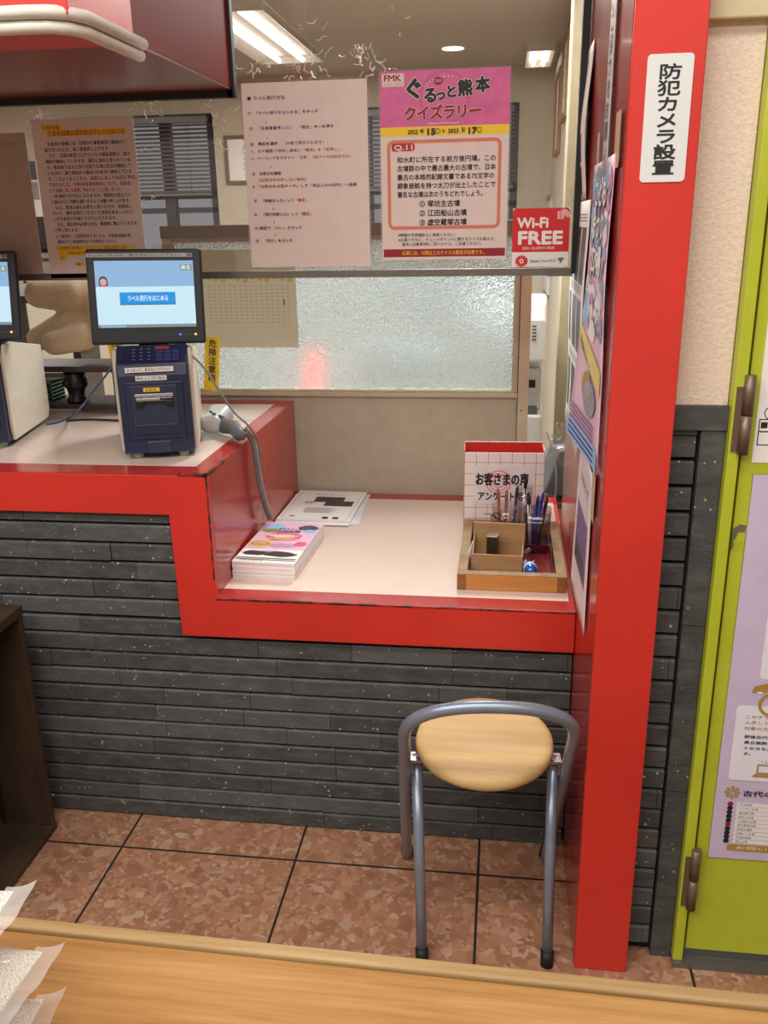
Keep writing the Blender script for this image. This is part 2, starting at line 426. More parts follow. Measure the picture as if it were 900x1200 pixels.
class Print:
    """ink on a sheet: u to the right, v down from the sheet's top left corner, l off its face"""
    def __init__(s, w=1.0, h=1.0, warp=None, k0=0): 
        s.mb = MB(); s.w = w; s.h = h; s.k = k0
        wf = warp or (lambda u, v, l: (u, -l, -v)); s.warp = lambda u, v, l: wf(u, v, l*0.5+s.k*9e-6)
    def P(s, u, v, l): return s.warp(u*s.w, v*s.h, l)
    def rect(s, u0, v0, u1, v1, m, lv=1, nu=1, nv=1):
        s.k += 1; l = lv*0.0004; vs = []; fs = []
        for j in range(nv+1):
            for i in range(nu+1): vs.append(s.P(u0+(u1-u0)*i/nu, v0+(v1-v0)*j/nv, l))
        for j in range(nv):
            for i in range(nu): a = j*(nu+1)+i; fs.append((a, a+nu+1, a+nu+2, a+1))
        s.mb.add(vs, fs, m); return s
    def poly(s, pts, m, lv=1):
        s.k += 1
        s.mb.add([s.P(u, v, lv*0.0004) for u, v in pts], [tuple(range(len(pts)))[::-1]], m); return s
    def ell(s, u, v, ru, rv, m, lv=1, n=24, a0=0, a1=2*PI):
        return s.poly([(u+ru*math.cos(a0+(a1-a0)*k/n), v-rv*math.sin(a0+(a1-a0)*k/n)) for k in range(n)][::1], m, lv) if a1-a0 >= 2*PI-1e-6 else s
    def ring(s, u, v, r, t, m, lv=1, n=28, a0=0.0, a1=2*PI, asp=None):
        s.k += 1; asp = asp or s.w/s.h; vs = []; fs = []
        for k in range(n+1):
            a = a0+(a1-a0)*k/n
            for q in (r-t/2, r+t/2): vs.append(s.P(u+q*math.cos(a), v-q*math.sin(a)*asp, lv*0.0004))
        for k in range(n): fs.append((2*k, 2*k+1, 2*k+3, 2*k+2))
        s.mb.add(vs, fs, m); return s
    def frame(s, u0, v0, u1, v1, t, m, lv=1, rad=0.0):
        a = s.w/s.h; s.k += 1
        if rad <= 0:
            s.rect(u0, v0, u1, v0+t*a, m, lv); s.rect(u0, v1-t*a, u1, v1, m, lv); s.rect(u0, v0+t*a, u0+t, v1-t*a, m, lv); s.rect(u1-t, v0+t*a, u1, v1-t*a, m, lv); return s
        vs = []; fs = []; seq = []
        for cx, cy, st in ((u1-rad, v0+rad*a, 0), (u0+rad, v0+rad*a, 1), (u0+rad, v1-rad*a, 2), (u1-rad, v1-rad*a, 3)):
            for k in range(5): seq.append((cx, cy, (st+k/4)*PI/2))
        for cx, cy, an in seq:
            for q in (rad, rad-t): vs.append(s.P(cx+q*math.cos(an), cy-q*math.sin(an)*a, lv*0.0004))
        n = len(seq)
        for k in range(n): j = (k+1) % n; fs.append((2*k+1, 2*k, 2*j, 2*j+1))
        s.mb.add(vs, fs, m); return s
    def rrect(s, u0, v0, u1, v1, rad, m, lv=1):
        a = s.w/s.h; pts = []
        for cx, cy, st in ((u1-rad, v0+rad*a, 0), (u0+rad, v0+rad*a, 1), (u0+rad, v1-rad*a, 2), (u1-rad, v1-rad*a, 3)):
            for k in range(5):
                an = (st+k/4)*PI/2; pts.append((cx+rad*math.cos(an), cy-rad*math.sin(an)*a))
        return s.poly(pts, m, lv)
    def text(s, runs, u0, vc, hh, m=None, u1=None, bold=0.0, lv=2, slope=0.0, rot=0.0):
        """runs: a string or [(string, material)]; vc centre line, hh glyph height (share of the sheet's height); u1 fits the width"""
        if isinstance(runs, str): runs = [(runs, m)]
        tot = sum(ems(t) for t, _ in runs); em = hh*s.h/0.9
        if len(runs) == 1 and all(ord(c) < 256 for c in runs[0][0]): tot = max(v[0] for v in glyphs(runs[0][0], 0.0)[0])
        sx = em if u1 is None else (u1-u0)*s.w/tot
        pen = 0.0
        for t, mm in runs:
            vs, fs = glyphs(t, 0.0); wd = max([v[0] for v in vs]+[0.01]) if vs else 1
            e = ems(t); k = 1.0 if wd <= e*1.02 else e/wd
            d = bold*0.62
            for ox, oy in ([(0, 0)] if bold < .004 else [(-d, 0), (d, 0)] if bold < .02 else [(-d, 0), (d, 0), (0, d), (0, -d), (d*.7, d*.7), (-d*.7, -d*.7), (d*.7, -d*.7), (-d*.7, d*.7)]):
                s.k += 1; out = []
                for x, y in vs:
                    X = (pen+x*k+ox*em/sx)*sx; Y = (y-0.38+oy)*em
                    if rot: X, Y = X*math.cos(rot)-Y*math.sin(rot), X*math.sin(rot)+Y*math.cos(rot)
                    out.append(s.warp(u0*s.w+X, vc*s.h-Y+slope*X, lv*0.0004))
                if out: s.mb.add(out, fs, mm or m)
            pen += e
        return s
    def build(s, name, parent): return s.mb.build(name, parent)

def sheet(name, w, h, loc, label, cat, m, group=None, rz=0.0, rot=None, t=0.0012, lip=0.0, roll=0.0):
    """a flat sheet (lip: clear laminate margin around the paper)"""
    b = MB(); b.box(0, w, 0, t, -h, 0, m)
    o = b.build(name, loc=loc, rot=rot or (0, roll, rz)); tag(o, label, cat, group)
    if lip > 0:
        l = MB(); l.box(-lip, w+lip, -0.0002+t*0.3, t*0.7, -h-lip, lip, FILM); l.build('laminate_film', o)
    return o

# ================================================================ THE SETTING
b = MB(); b.box(-4.3, 3.0, -4.2, 5.0, -0.06, 0.0, FLOOR); struct(b.build('floor'))
PXL, PXR, PYF, PYB = 0.178, 0.285, -0.38, 0.59       # the red partition end ("pillar")
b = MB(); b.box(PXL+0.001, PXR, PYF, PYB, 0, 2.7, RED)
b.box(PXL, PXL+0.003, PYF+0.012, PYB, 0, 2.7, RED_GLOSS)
struct(b.build('pillar', bevel=0.0015, seg=1))

def stone_rows(b, x0, x1, yf, z0, z1, pitch, off, lmin, lmax, seed, gap=0.0075):
    """courses of split stone strips standing proud of a dark bed"""
    rnd = random.Random(seed); z = z0
    k = 0
    while z < z1-0.004:
        zt = min(z+pitch, z1); x = x0-rnd.uniform(0, lmax*0.8)
        while x < x1:
            L = rnd.uniform(lmin, lmax); a, c = max(x, x0), min(x+L, x1)
            if c-a > 0.004:
                d = rnd.uniform(-0.002, 0.002); g = 0.0006
                za, zb = z+gap, zt
                xs0, xs1 = a+g, c-g
                # chamfered strip: its upper edge is rounded back a little
                v = [(xs0, yf+d, za), (xs1, yf+d, za), (xs1, yf+d, zb-0.004), (xs0, yf+d, zb-0.004), (xs0, yf+d+0.005, zb), (xs1, yf+d+0.005, zb),
                     (xs0, yf+0.022, za), (xs1, yf+0.022, za), (xs1, yf+0.022, zb), (xs0, yf+0.022, zb)]
                b.add(v, [(0, 1, 2, 3), (3, 2, 5, 4), (4, 5, 8, 9), (0, 6, 7, 1), (0, 3, 4, 9, 6), (1, 7, 8, 5, 2)], STONE, False, rnd.uniform(0, 1)**2)
            x += L
        z += pitch; k += 1
b = MB(); b.box(-3.2, -0.73, 0.021, 0.06, 0, 0.88, JOINT); b.box(-0.73, PXL-0.002, 0.021, 0.06, 0, 0.58, JOINT)
stone_rows(b, -3.2, PXL-0.002, 0.0, -0.0015, 0.58, 0.0486, 0, 0.16, 0.52, 3)
stone_rows(b, -3.2, -0.73, 0.0, 0.5817, 0.875, 0.0486, 0, 0.16, 0.52, 4)
struct(b.build('wall_counter'))
# right wall: stone dado, plaster, beam
YW = -0.325
b = MB(); b.box(PXR-0.02, 0.383, YW+0.02, YW+0.12, 0, 1.15, JOINT)
stone_rows(b, PXR-0.02, 0.337, YW+0.004, 0.02, 1.142, 0.0486, 0, 0.09, 0.30, 9, gap=0.008)
for za, zb in ((0.0, 0.412), (0.414, 0.775), (0.777, 1.146)):
    b.box(0.342, 0.383, YW-0.002, YW+0.03, za, zb, STONE, random.random()*0.3)
b.box(PXR-0.02, 0.384, YW-0.006, YW+0.05, 1.148, 1.19, STONE, 0.25)
struct(b.build('wall_right_dado'))
b = MB(); b.box(PXR-0.02, 0.383, YW+0.008, YW+0.12, 1.188, 1.785, PLASTER); struct(b.build('wall_right'))
b = MB(); b.box(PXR-0.02, 1.6, YW-0.012, YW+0.12, 1.778, 1.95, CREAM); b.box(PXR-0.02, 1.6, YW+0.01, YW+0.12, 1.95, 2.7, PLASTER); struct(b.build('trim_1', bevel=0.003))

HALLW = plain('hall_wall_paint', (206, 202, 196), 0.8)
b = MB(); b.box(-4.4, 3.1, -4.3, -4.2, 0, 2.86, HALLW); struct(b.build('wall_back'))
b = MB(); b.box(-4.4, -4.3, -4.2, 0.93, 0, 2.86, HALLW); struct(b.build('wall_left'))
b = MB(); b.box(3.0, 3.1, -4.2, 0.0, 0, 2.86, HALLW); struct(b.build('wall_hall_right'))
b = MB(); b.box(-4.4, 3.1, -4.3, 0.93, 2.8, 2.86, HALLW); struct(b.build('ceiling_hall'))
b = MB(); b.box(-4.3, PXL, 0.93, 0.98, 2.40, 2.8, HALLW); struct(b.build('trim_6'))
# green steel door
b = MB(); b.box(0.3845, 0.404, YW-0.022, YW+0.10, 0.012, 1.778, GREEN); b.box(0.404, 0.409, YW+0.0, YW+0.10, 0.012, 1.778, BLACKRUB)
dr = struct(b.build('door_1', bevel=0.002))
b = MB(); b.box(0.4095, 1.30, YW-0.012, YW+0.03, 0.036, 1.772, GREEN)
leaf = b.build('door_leaf', dr, bevel=0.002)
b = MB()
pts = [(0.4097, 0.972), (0.421, 0.981), (0.432, 0.979), (0.430, 0.967), (0.419, 0.966), (0.4165, 0.954), (0.4125, 0.951), (0.4145, 0.94), (0.4095, 0.93)]
b.prism(pts[::-1], 1, YW-0.0125, YW-0.0118, PAINTCHIP); b.build('paint_chip', leaf)
for z0, z1 in ((1.112, 1.247), (0.152, 0.297)):
    b = MB(); b.tube([(0.4075, YW-0.026, z0), (0.4075, YW-0.026, z0+(z1-z0)*0.495)], 0.0095, HINGE, 14)
    b.tube([(0.4075, YW-0.026, z0+(z1-z0)*0.505), (0.4075, YW-0.026, z1)], 0.0095, HINGE, 14)
    b.box(0.388, 0.401, YW-0.0245, YW-0.0215, z0+0.004, z1-0.02, HINGE)
    b.build('hinge', dr)
b = MB(); b.box(0.384, 1.30, YW-0.03, YW+0.05, 0.0, 0.012, ALUWORN); struct(b.build('trim_2'))

# the beige partition with the frosted window behind the counter
YP = 0.865
struct_b = MB(); struct_b.box(-1.06, 0.044, YP, YP+0.03, 0.0, 0.972, PART); struct_b.box(-1.06, 0.044, YP+0.006, YP+0.024, 1.447, 1.462, PART)
struct(struct_b.build('wall_partition'))
b = MB(); b.box(-1.06, 0.046, YP-0.012, YP+0.04, 0.972, 0.986, ALU); b.box(-1.06, 0.03, YP-0.004, YP+0.032, 0.986, 0.992, ALU)
b.box(0.027, 0.046, YP-0.004, YP+0.03, 0.986, 1.46, ALU); b.box(-1.06, -1.03, YP-0.004, YP+0.03, 0.986, 1.46, ALU)
wn = struct(b.build('window_1', bevel=0.0015, seg=1))
b = MB(); b.box(-1.03, 0.027, YP+0.010, YP+0.018, 0.99, 1.455, FROST); b.build('frosted_pane', wn)
b = MB(); b.box(0.046, 0.079, YP-0.01, YP+0.035, 0.0, 1.46, ALU); b.box(0.0445, 0.0465, YP-0.011, YP, 0, 1.46, JOINT); b.box(0.055, 0.062, YP-0.0105, YP, 0.93, 0.935, BLACK)
struct(b.build('trim_3', bevel=0.0015, seg=1))
b = MB(); b.box(-1.06, 0.079, YP-0.012, YP+0.04, 1.46, 1.497, BROWNRAIL); struct(b.build('trim_4', bevel=0.002))

# the office behind
OX0, OX1, OY1, OZ = -4.2, 0.27, 4.2, 2.40
b = MB(); b.box(OX0, OX1+0.3, 0.93, OY1+0.1, OZ, OZ+0.06, CEIL); struct(b.build('ceiling'))
b = MB()
WIN = [(-2.95, -1.93, 1.0, 2.19), (-0.93, 0.06, 1.0, 2.19)]
b.box(OX0, OX1+0.1, OY1, OY1+0.1, 0, 1.0, WALLOFF); b.box(OX0, OX1+0.1, OY1, OY1+0.1, 2.19, OZ, WALLOFF)
b.box(OX0, -2.95, OY1, OY1+0.1, 1.0, 2.19, WALLOFF); b.box(-1.93, -0.93, OY1, OY1+0.1, 1.0, 2.19, WALLOFF); b.box(0.06, OX1+0.1, OY1, OY1+0.1, 1.0, 2.19, WALLOFF)
struct(b.build('wall_far'))
b = MB(); b.box(OX1, OX1+0.08, PYB+0.005, OY1, 0, OZ, WALLOFF); struct(b.build('wall_office_right'))
b = MB(); b.box(OX0-0.1, OX0, 0.93, OY1+0.1, 0, OZ, WALLOFF); struct(b.build('wall_office_left'))
DARKFRAME = plain('dark_window_frame', (44, 46, 54), 0.5)
BLINDM = plain('grey_blind_slat', (108, 104, 104), 0.45, 0.1)
GLASSW = clear('window_glass', (0.95, 0.97, 1.0), 0.05, 0.02)
for i, (x0, x1, z0, z1) in enumerate(WIN):
    b = MB(); y0, y1 = OY1+0.02, OY1+0.07
    b.box(x0, x1, y0, y1, z0, z0+0.05, DARKFRAME); b.box(x0, x1, y0, y1, z1-0.05, z1, DARKFRAME); b.box(x0, x0+0.05, y0, y1, z0, z1, DARKFRAME); b.box(x1-0.05, x1, y0, y1, z0, z1, DARKFRAME)
    xm = -2.27 if i == 0 else (x0+x1)/2
    b.box(xm-0.035, xm+0.035, y0-0.01, y1, z0, z1, DARKFRAME); b.box(x0, x1, y0, y1, 1.575, 1.61, DARKFRAME); b.box(x0, x1, y0, y1, 1.665, 1.72, DARKFRAME)
    w = struct(b.build('window_%d' % (i+2)))
    b = MB(); b.box(x0+0.05, x1-0.05, y0+0.02, y0+0.026, z0+0.05, z1-0.05, GLASSW); b.build('pane', w)
    b = MB(); r = empty('venetian_blind', ((x0+x1)/2, OY1-0.03, 2.17), ['grey slatted blind in the office window left of the bare wall', 'dark slatted blind in the office window behind the pink quiz poster'][i], 'blind', 'office window blinds')
    hw = (x1-x0)/2-0.03
    z = -0.05
    while z > -0.46:
        t = MB(); s_ = 0.013
        b.add([(-hw, -s_*0.8, z-s_*0.55), (hw, -s_*0.8, z-s_*0.55), (hw, s_*0.8, z+s_*0.55), (-hw, s_*0.8, z+s_*0.55)], [(0, 1, 2, 3)], BLINDM); z -= 0.0255
    so = b.build('slats', r); m_ = so.modifiers.new('thick', 'SOLIDIFY'); m_.thickness = 0.0012
    b = MB(); b.box(-hw, hw, -0.02, 0.02, -0.035, 0, BLINDM); b.build('head_rail', r)
    b = MB(); b.box(-hw, hw, -0.012, 0.012, -0.485, -0.47, BLINDM); b.build('bottom_rail', r)
    for q in (-0.3, 0.35):
        b = MB(); b.tube([(q, -0.022, -0.03), (q, -0.022, -0.48)], 0.002, BLINDM, 6); b.build('ladder_cord', r)

# recessed office lamps
def troffer(x0, x1, y0, y1, label):
    r = empty('ceiling_light', ((x0+x1)/2, (y0+y1)/2, OZ), label, 'light', 'fluorescent office lamps')
    hx, hy = (x1-x0)/2, (y1-y0)/2
    b = MB(); W_ = plain('lamp_white_enamel', (240, 238, 230), 0.4)
    b.box(-hx, hx, -hy, hy, -0.006, 0.0, W_)
    b.add([(-hx, -hy, -0.04), (-hx+0.05, -hy, -0.006), (-hx+0.05, hy, -0.006), (-hx, hy, -0.04)], [(0, 1, 2, 3)], W_)
    b.add([(hx, -hy, -0.04), (hx-0.05, -hy, -0.006), (hx-0.05, hy, -0.006), (hx, hy, -0.04)], [(3, 2, 1, 0)], W_)
    for s in (-1, 1): b.box(-hx, hx, s*hy-0.004, s*hy+0.004, -0.04, 0, W_)
    b.build('housing', r)
    for s in (-0.38, 0.38):
        t = MB(); t.tube([(s*hx, -hy+0.04, -0.03), (s*hx, hy-0.04, -0.03)], 0.013, TUBE, 10); t.build('tube', r)
troffer(-1.41, -1.05, 2.24, 3.56, 'fluorescent ceiling lamp seen above the instruction sheet')
troffer(-3.1, -2.74, 1.8, 3.1, 'fluorescent ceiling lamp above the yellow-marked notice')
troffer(0.085, 0.235, 3.5, 4.05, 'far small ceiling lamp near the framed pictures')
dl = MB(); dl.lathe([(0.06, -0.004), (0.045, -0.006), (0.0, -0.006)], TUBE); o = dl.build('downlight', loc=(-0.32, 3.55, OZ)); tag(o, 'small round downlight in the office ceiling above the quiz poster', 'light')

# ================================================================ THE COUNTER
CU, CL, XS = 0.956, 0.65, -0.666
ct = empty('service_counter', (-1.2, 0.4, 0.0), 'red stepped service counter with pinkish white laminate tops', 'counter')
off = Vector((1.2, -0.4, 0))
class CB(MB):
    def build(s, name, parent=None, **k):
        s.v = [(x+1.2, y-0.4, z) for x, y, z in s.v]; return MB.build(s, name, parent, **k)
b = CB(); poly = [(-3.2, 0.858), (-0.764, 0.858), (-0.76, 0.548), (PXL-0.001, 0.548), (PXL-0.001, CL-0.002), (XS, CL-0.002), (XS, CU-0.002), (-3.2, CU-0.002)]
b.prism(poly, 1, -0.014, 0.012, RED); b.build('fascia', ct, bevel=0.0015, seg=1)
b = CB()
b.box(-3.2, XS-0.002, 0.012, 0.862, 0.90, CU-0.002, RED); b.box(-3.2, XS, -0.013, 0.06, CU-0.002, CU, RED_GLOSS); b.box(-0.715, XS, 0.06, 0.80, CU-0.002, CU, RED_GLOSS); b.box(-3.2, XS, 0.80, 0.862, CU-0.002, CU, RED_GLOSS)
up_top = b.build('upper_top_frame', ct)
b = CB(); b.box(-3.2, -0.715, 0.061, 0.555, CU-0.0015, CU+0.0004, LAM); b.box(-3.2, -0.715, 0.560, 0.80, CU-0.0015, CU+0.0004, LAM); b.box(-3.2, -0.715, 0.555, 0.56, CU-0.0015, CU+0.0002, JOINT)
b.build('upper_laminate', ct)
b = CB(); b.box(XS-0.03, XS, 0.012, 0.862, CL, CU-0.002, RED_GLOSS); b.build('step_side', ct)
b = CB(); b.box(XS-0.006, XS+0.0006, -0.0145, 0.12, CU-0.006, CU+0.0006, WORN); b.box(-0.735, XS, -0.0145, 0.004, CU-0.004, CU+0.0006, WORN)
b.box(XS-0.003, XS+0.0006, -0.0146, -0.010, 0.70, CU, WORN)
b.box(XS, PXL-0.001, -0.0145, -0.009, CL-0.004, CL+0.0006, WORN); b.build('worn_edge', ct)
b = CB(); b.box(XS, PXL-0.001, 0.012, 0.862, CL-0.04, CL-0.002, RED); b.box(XS, PXL-0.001, -0.013, 0.048, CL-0.002, CL, RED_GLOSS); b.box(XS, PXL-0.001, 0.80, 0.862, CL-0.002, CL, RED_GLOSS)
b.box(PXL-0.013, PXL-0.001, 0.048, 0.6, CL-0.002, CL, RED_GLOSS); b.build('lower_top_frame', ct)
b = CB(); b.box(XS, PXL-0.013, 0.048, 0.80, CL-0.002, CL+0.0004, LAM); b.build('lower_laminate', ct)

# ================================================================ RED BULKHEAD OVER THE COUNTER
bk = empty('hanging_bulkhead', (-1.6, 0, 1.8), 'dark red box hanging from the ceiling with white padded edge', 'bulkhead')
class BB(MB):
    def build(s, name, parent=None, **k):
        s.v = [(x+1.6, y, z-1.8) for x, y, z in s.v]; return MB.build(s, name, parent, **k)
b = BB(); b.box(-3.2, -0.655, -0.47, -0.222, 1.8, 2.7, RED); b.build('front_box', bk, bevel=0.002)
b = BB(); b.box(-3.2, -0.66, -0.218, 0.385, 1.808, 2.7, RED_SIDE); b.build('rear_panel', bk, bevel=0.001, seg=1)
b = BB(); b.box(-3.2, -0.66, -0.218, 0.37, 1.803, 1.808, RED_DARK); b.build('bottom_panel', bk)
b = BB(); b.box(-3.2, -0.662, -0.224, -0.216, 1.8015, 2.7, BLACKRUB); b.build('seam', bk)
b = BB(); b.box(-3.2, -0.655, 0.368, 0.392, 1.788, 1.81, BLACKRUB); b.box(-0.672, -0.652, 0.368, 0.392, 1.788, 2.7, BLACKRUB); b.build('black_edge_strip', bk, bevel=0.002)
b = BB()
def pad(dx, dy, dz):
    c = (-0.655+dx, -0.47-dy, 1.8+dz)
    pts = [(-3.2, c[1], c[2])] + [(-0.72, c[1], c[2]), (-0.69+dx*0.3, c[1]+0.004, c[2]), (-0.668+dx*0.7, c[1]+0.018, c[2]), (c[0], c[1]+0.05, c[2]), (c[0], -0.30, c[2]), (c[0], -0.205, c[2])]
    return pts
b.tube(pad(0.0095, 0.0095, 0.004), 0.0098, FOAM, 12); b.build('edge_padding', bk); b = BB(); b.tube(pad(0.002, 0.002, -0.0145), 0.0098, FOAM, 12)
b.build('edge_padding', bk)

# ================================================================ ACRYLIC SCREEN AND WHAT IS TAPED TO IT
YA = 0.40
ac = empty('acrylic_screen', (-0.6, YA, 1.37), 'clear acrylic screen hanging over the counter with tape scars', 'screen')
class AB(MB):
    def build(s, name, parent=None, **k):
        s.v = [(x+0.6, y-YA, z-1.37) for x, y, z in s.v]; return MB.build(s, name, parent, **k)
b = AB(); b.box(-2.4, 0.158, YA-0.0015, YA+0.0015, 1.383, 2.5, ACRYLIC); b.build('pane', ac)
b = AB(); b.box(-2.4, 0.155, YA-0.005, YA+0.005, 1.366, 1.384, ALUWORN); b.box(0.10, 0.160, YA-0.009, YA+0.009, 1.364, 1.3845, ALUWORN); b.build('bottom_rail', ac, bevel=0.001)
b = AB(); b.box(0.158, 0.176, YA-0.012, YA+0.012, 1.37, 2.5, BLACKRUB); b.build('black_side_strip', ac)
# shreds of old tape left on the screen
rnd = random.Random(5)
SHRED = plain('tape_shred', (246, 242, 234), 0.25, 0, 0.5)
for cx, cy, n, sp in ((45, 135, 16, 18), (175, 125, 16, 30), (168, 180, 7, 18), (176, 232, 5, 12), (300, 78, 14, 28), (362, 84, 18, 30), (440, 72, 22, 28), (425, 60, 12, 16), (360, 30, 5, 30), (256, 130, 12, 22), (20, 190, 6, 14), (350, 60, 8, 40), (470, 22, 3, 20), (270, 175, 6, 10)):
    b = AB()
    for k in range(n):
        x, y = rnd.gauss(cx, sp*0.5), rnd.gauss(cy, sp*0.28)
        p = at(x, y, 1, YA-0.003)
        if not (-1.35 < p.x < 0.15 and 1.39 < p.z < 2.0): continue
        a = rnd.uniform(0, PI*2); pts = [p.copy()]
        for q in range(rnd.randint(2, 5)):
            a += rnd.uniform(-1.0, 1.0); st = rnd.uniform(0.002, 0.008)
            pts.append(pts[-1]+Vector((math.cos(a)*st, 0, math.sin(a)*st)))
        b.tube(pts, rnd.uniform(0.0004, 0.0014), SHRED, 5)
    if b.v: b.build('tape_scar', ac)

# instruction sheet
PS = YA-0.0050
Wd, Hd = 0.306, 0.426
s1 = sheet('instruction_sheet', Wd, Hd, (-0.643, PS, 1.820), 'laminated label-printing instruction sheet with numbered steps taped to the screen', 'poster', PAPERP, 'sheets on the acrylic screen', lip=0.004)
p = Print(Wd, Hd)
L = [([('■ ラベル発行方法', INK)], .043, .366, .079, .021, .012), ([('① ', INK), ('「ラベル発行をはじめる」', INKBLUE), ('をタッチ', INK)], .037, .613, .156, .018, .008),
     ([('↓', INK)], .175, None, .205, .016, 0), ([('②　', INK), ('「生産者番号入力」', INKBLUE), ('　', INK), ('「確定」', INKRED), ('キーを押す', INK)], .044, .734, .236, .018, .008),
     ([('↓', INK)], .18, None, .287, .016, 0), ([('③　', INK), ('商品を選択', INK), ('　（50音で表示されます）', INKGREY)], .045, .675, .318, .018, .008),
     ([('1．カナ検索', INK), ('で検索し最後に', INKGREY), ('「確定」', INKRED), ('を', INKGREY), ('「長押し」', INKRED)], .053, .79, .357, .017, .006),
     ([('2．バーコードをスキャン　', INK), ('注意！（旧ラベルは出ません）', INKRED)], .05, .88, .395, .017, .006),
     ([('↓', INK)], .195, None, .44, .016, 0), ([('④　出荷日を確認', INK)], .047, .29, .478, .018, .008), ([('【出荷日を印字しない場合】', INKRED)], .085, .51, .513, .017, .004),
     ([('※', INK), ('「出荷日を③回タッチ」', INKRED), ('して', INK), ('「見出しのみ印字」', INKBLUE), ('へ変更', INK)], .045, .905, .548, .017, .008),
     ([('⑤　', INK), ('「価格を入力」', INKBLUE), ('して', INK), ('「確定」', INKRED)], .048, .51, .626, .018, .008), ([('↓', INK)], .2, None, .67, .016, 0),
     ([('⑥　', INK), ('「発行枚数入力」', INKBLUE), ('して', INK), ('「確定」', INKRED)], .044, .54, .702, .018, .008), ([('↓', INK)], .2, None, .745, .016, 0),
     ([('⑦ 確認で', INK), ('「はい」', INKRED), ('をタッチ', INK)], .044, .445, .778, .018, .008), ([('↓', INK)], .205, None, .815, .016, 0), ([('⑧　', INK), ('「発行」', INKRED), ('をタッチ', INK)], .045, .36, .85, .018, .008)]
for runs, u0, u1, v, hh, bo in L: p.text(runs, u0, v, hh, u1=u1, bold=bo+.012)
p.build('lettering', s1)

# quiz poster
s2 = sheet('quiz_poster', Wd, Hd, (-0.306, PS, 1.833), 'pink-headed quiz rally poster with a framed question on the acrylic screen', 'poster', PAPERP, 'sheets on the acrylic screen', lip=0.004)
p = Print(Wd, Hd); p.rect(0, 0, 1, .285, PINKHEAD, 1); p.rect(0, .285, 1, .333, YEL, 1)
for k in range(15):
    a = PI*0.2+k*PI*0.6/14; p.rect(.53+.23*math.cos(a)-.004, .148-.16*math.sin(a)*0.71-.004, .53+.23*math.cos(a)+.005, .148-.16*math.sin(a)*0.71+.003, PAPERP, 2)
for k in range(16): p.rect(.38+k*.015, .268, .391+k*.015, .273, PAPERP, 2)
p.ring(.50, .142, .185, .022, plain('dark_pink_print', (198, 88, 138), 0.5, var=0), 1, a0=0, a1=2*PI)
p.build('header_band', s2)
p = Print(Wd, Hd, k0=45)
p.rrect(.018, .012, .19, .078, .012, PAPERP, 2); p.text('FMK', .03, .033, .040, INKDRED, .175, .05, 3); p.text('エフエム・クマモト', .03, .066, .012, INKDRED, .18, .0, 3)
for (t, u, v, h, ro) in (('ぐ', .185, .098, .10, .12), ('る', .335, .128, .075, .05), ('っ', .425, .125, .06, .02), ('と', .505, .112, .062, .04), ('熊', .60, .098, .075, .06), ('本', .735, .085, .072, .08)):
    p.text(t, u, v, h, PAPERP, None, .15, 2, rot=ro); p.text(t, u, v, h, INK, None, .085, 3, rot=ro)
for i, t in enumerate('クイズラリー'):
    u = .185+i*.10
    p.text(t, u, .218-.001*i, .068, PAPERP, None, .14, 2, rot=.05); p.text(t, u, .218-.001*i, .068, INKDRED, None, .08, 3, rot=.05)
p.poly([(.455+.036*math.cos(k*PI/10), .055-.018*math.sin(k*PI/10)) for k in range(20)][::-1], INKDRED, 3); p.text('2022', .427, .055, .016, PAPERP, .483, .01, 4)
p.text('2022', .215, .310, .026, INK, .295, .04, 3); p.text('4/', .31, .306, .028, INK, .345, .04, 3); p.text('15', .355, .311, .040, INK, .43, .08, 3); p.ring(.452, .310, .017, .004, INK, 3)
p.poly([(.487, .30), (.487, .32), (.51, .31)][::-1], INKRED, 3)
p.text('2023', .53, .310, .026, INK, .61, .04, 3); p.text('3/', .63, .306, .028, INK, .665, .04, 3); p.text('17', .675, .311, .040, INK, .75, .08, 3); p.ring(.772, .310, .017, .004, INK, 3)
p.build('title_lettering', s2)
p = Print(Wd, Hd, k0=5); p.frame(.05, .352, .945, .832, .026, SALMON, 1, .05); p.rrect(.085, .367, .27, .411, .02, SALMON, 2); p.rrect(.088, .369, .267, .409, .018, INKRED, 3); p.text('Q.11', .105, .389, .033, PAPERP, .25, .07, 4)
p.build('question_frame', s2)
p = Print(Wd, Hd, k0=12)
for i, t in enumerate(('和水町に所在する前方後円墳。この', '古墳群の中で最古最大の古墳で、日本', '最古の本格的記録文書である75文字の', '銀象嵌銘を持つ太刀が出土したことで', '著名な古墳は次のうちどれでしょう。')): p.text(t, .128, .456+.0462*i, .031, INK, .905 if i < 4 else .83, .035)
for i, t in enumerate(('① 塚坊主古墳', '② 江田船山古墳', '③ 虚空蔵塚古墳')): p.text(t, .30, .692+.0505*i, .034, INK, .645 if i == 0 else .70, .035)
p.text('※問題の写真撮影はご遠慮ください。', .13, .862, .019, INK, .62, .008); p.text('※応募ハガキに、チェックポイントに関するクイズの答えの', .13, .888, .019, INK, .91, .008); p.text('番号と必要事項をご記入のうえ、ご応募ください。', .16, .913, .019, INK, .82, .008)
p.build('question_lettering', s2)
p = Print(Wd, Hd); p.rect(.01, .94, .99, .984, INKDRED, 1); p.text('応募には、15問以上のクイズの解答が必要です。', .16, .962, .024, YEL, .85, .012, 2); p.build('footer_band', s2)

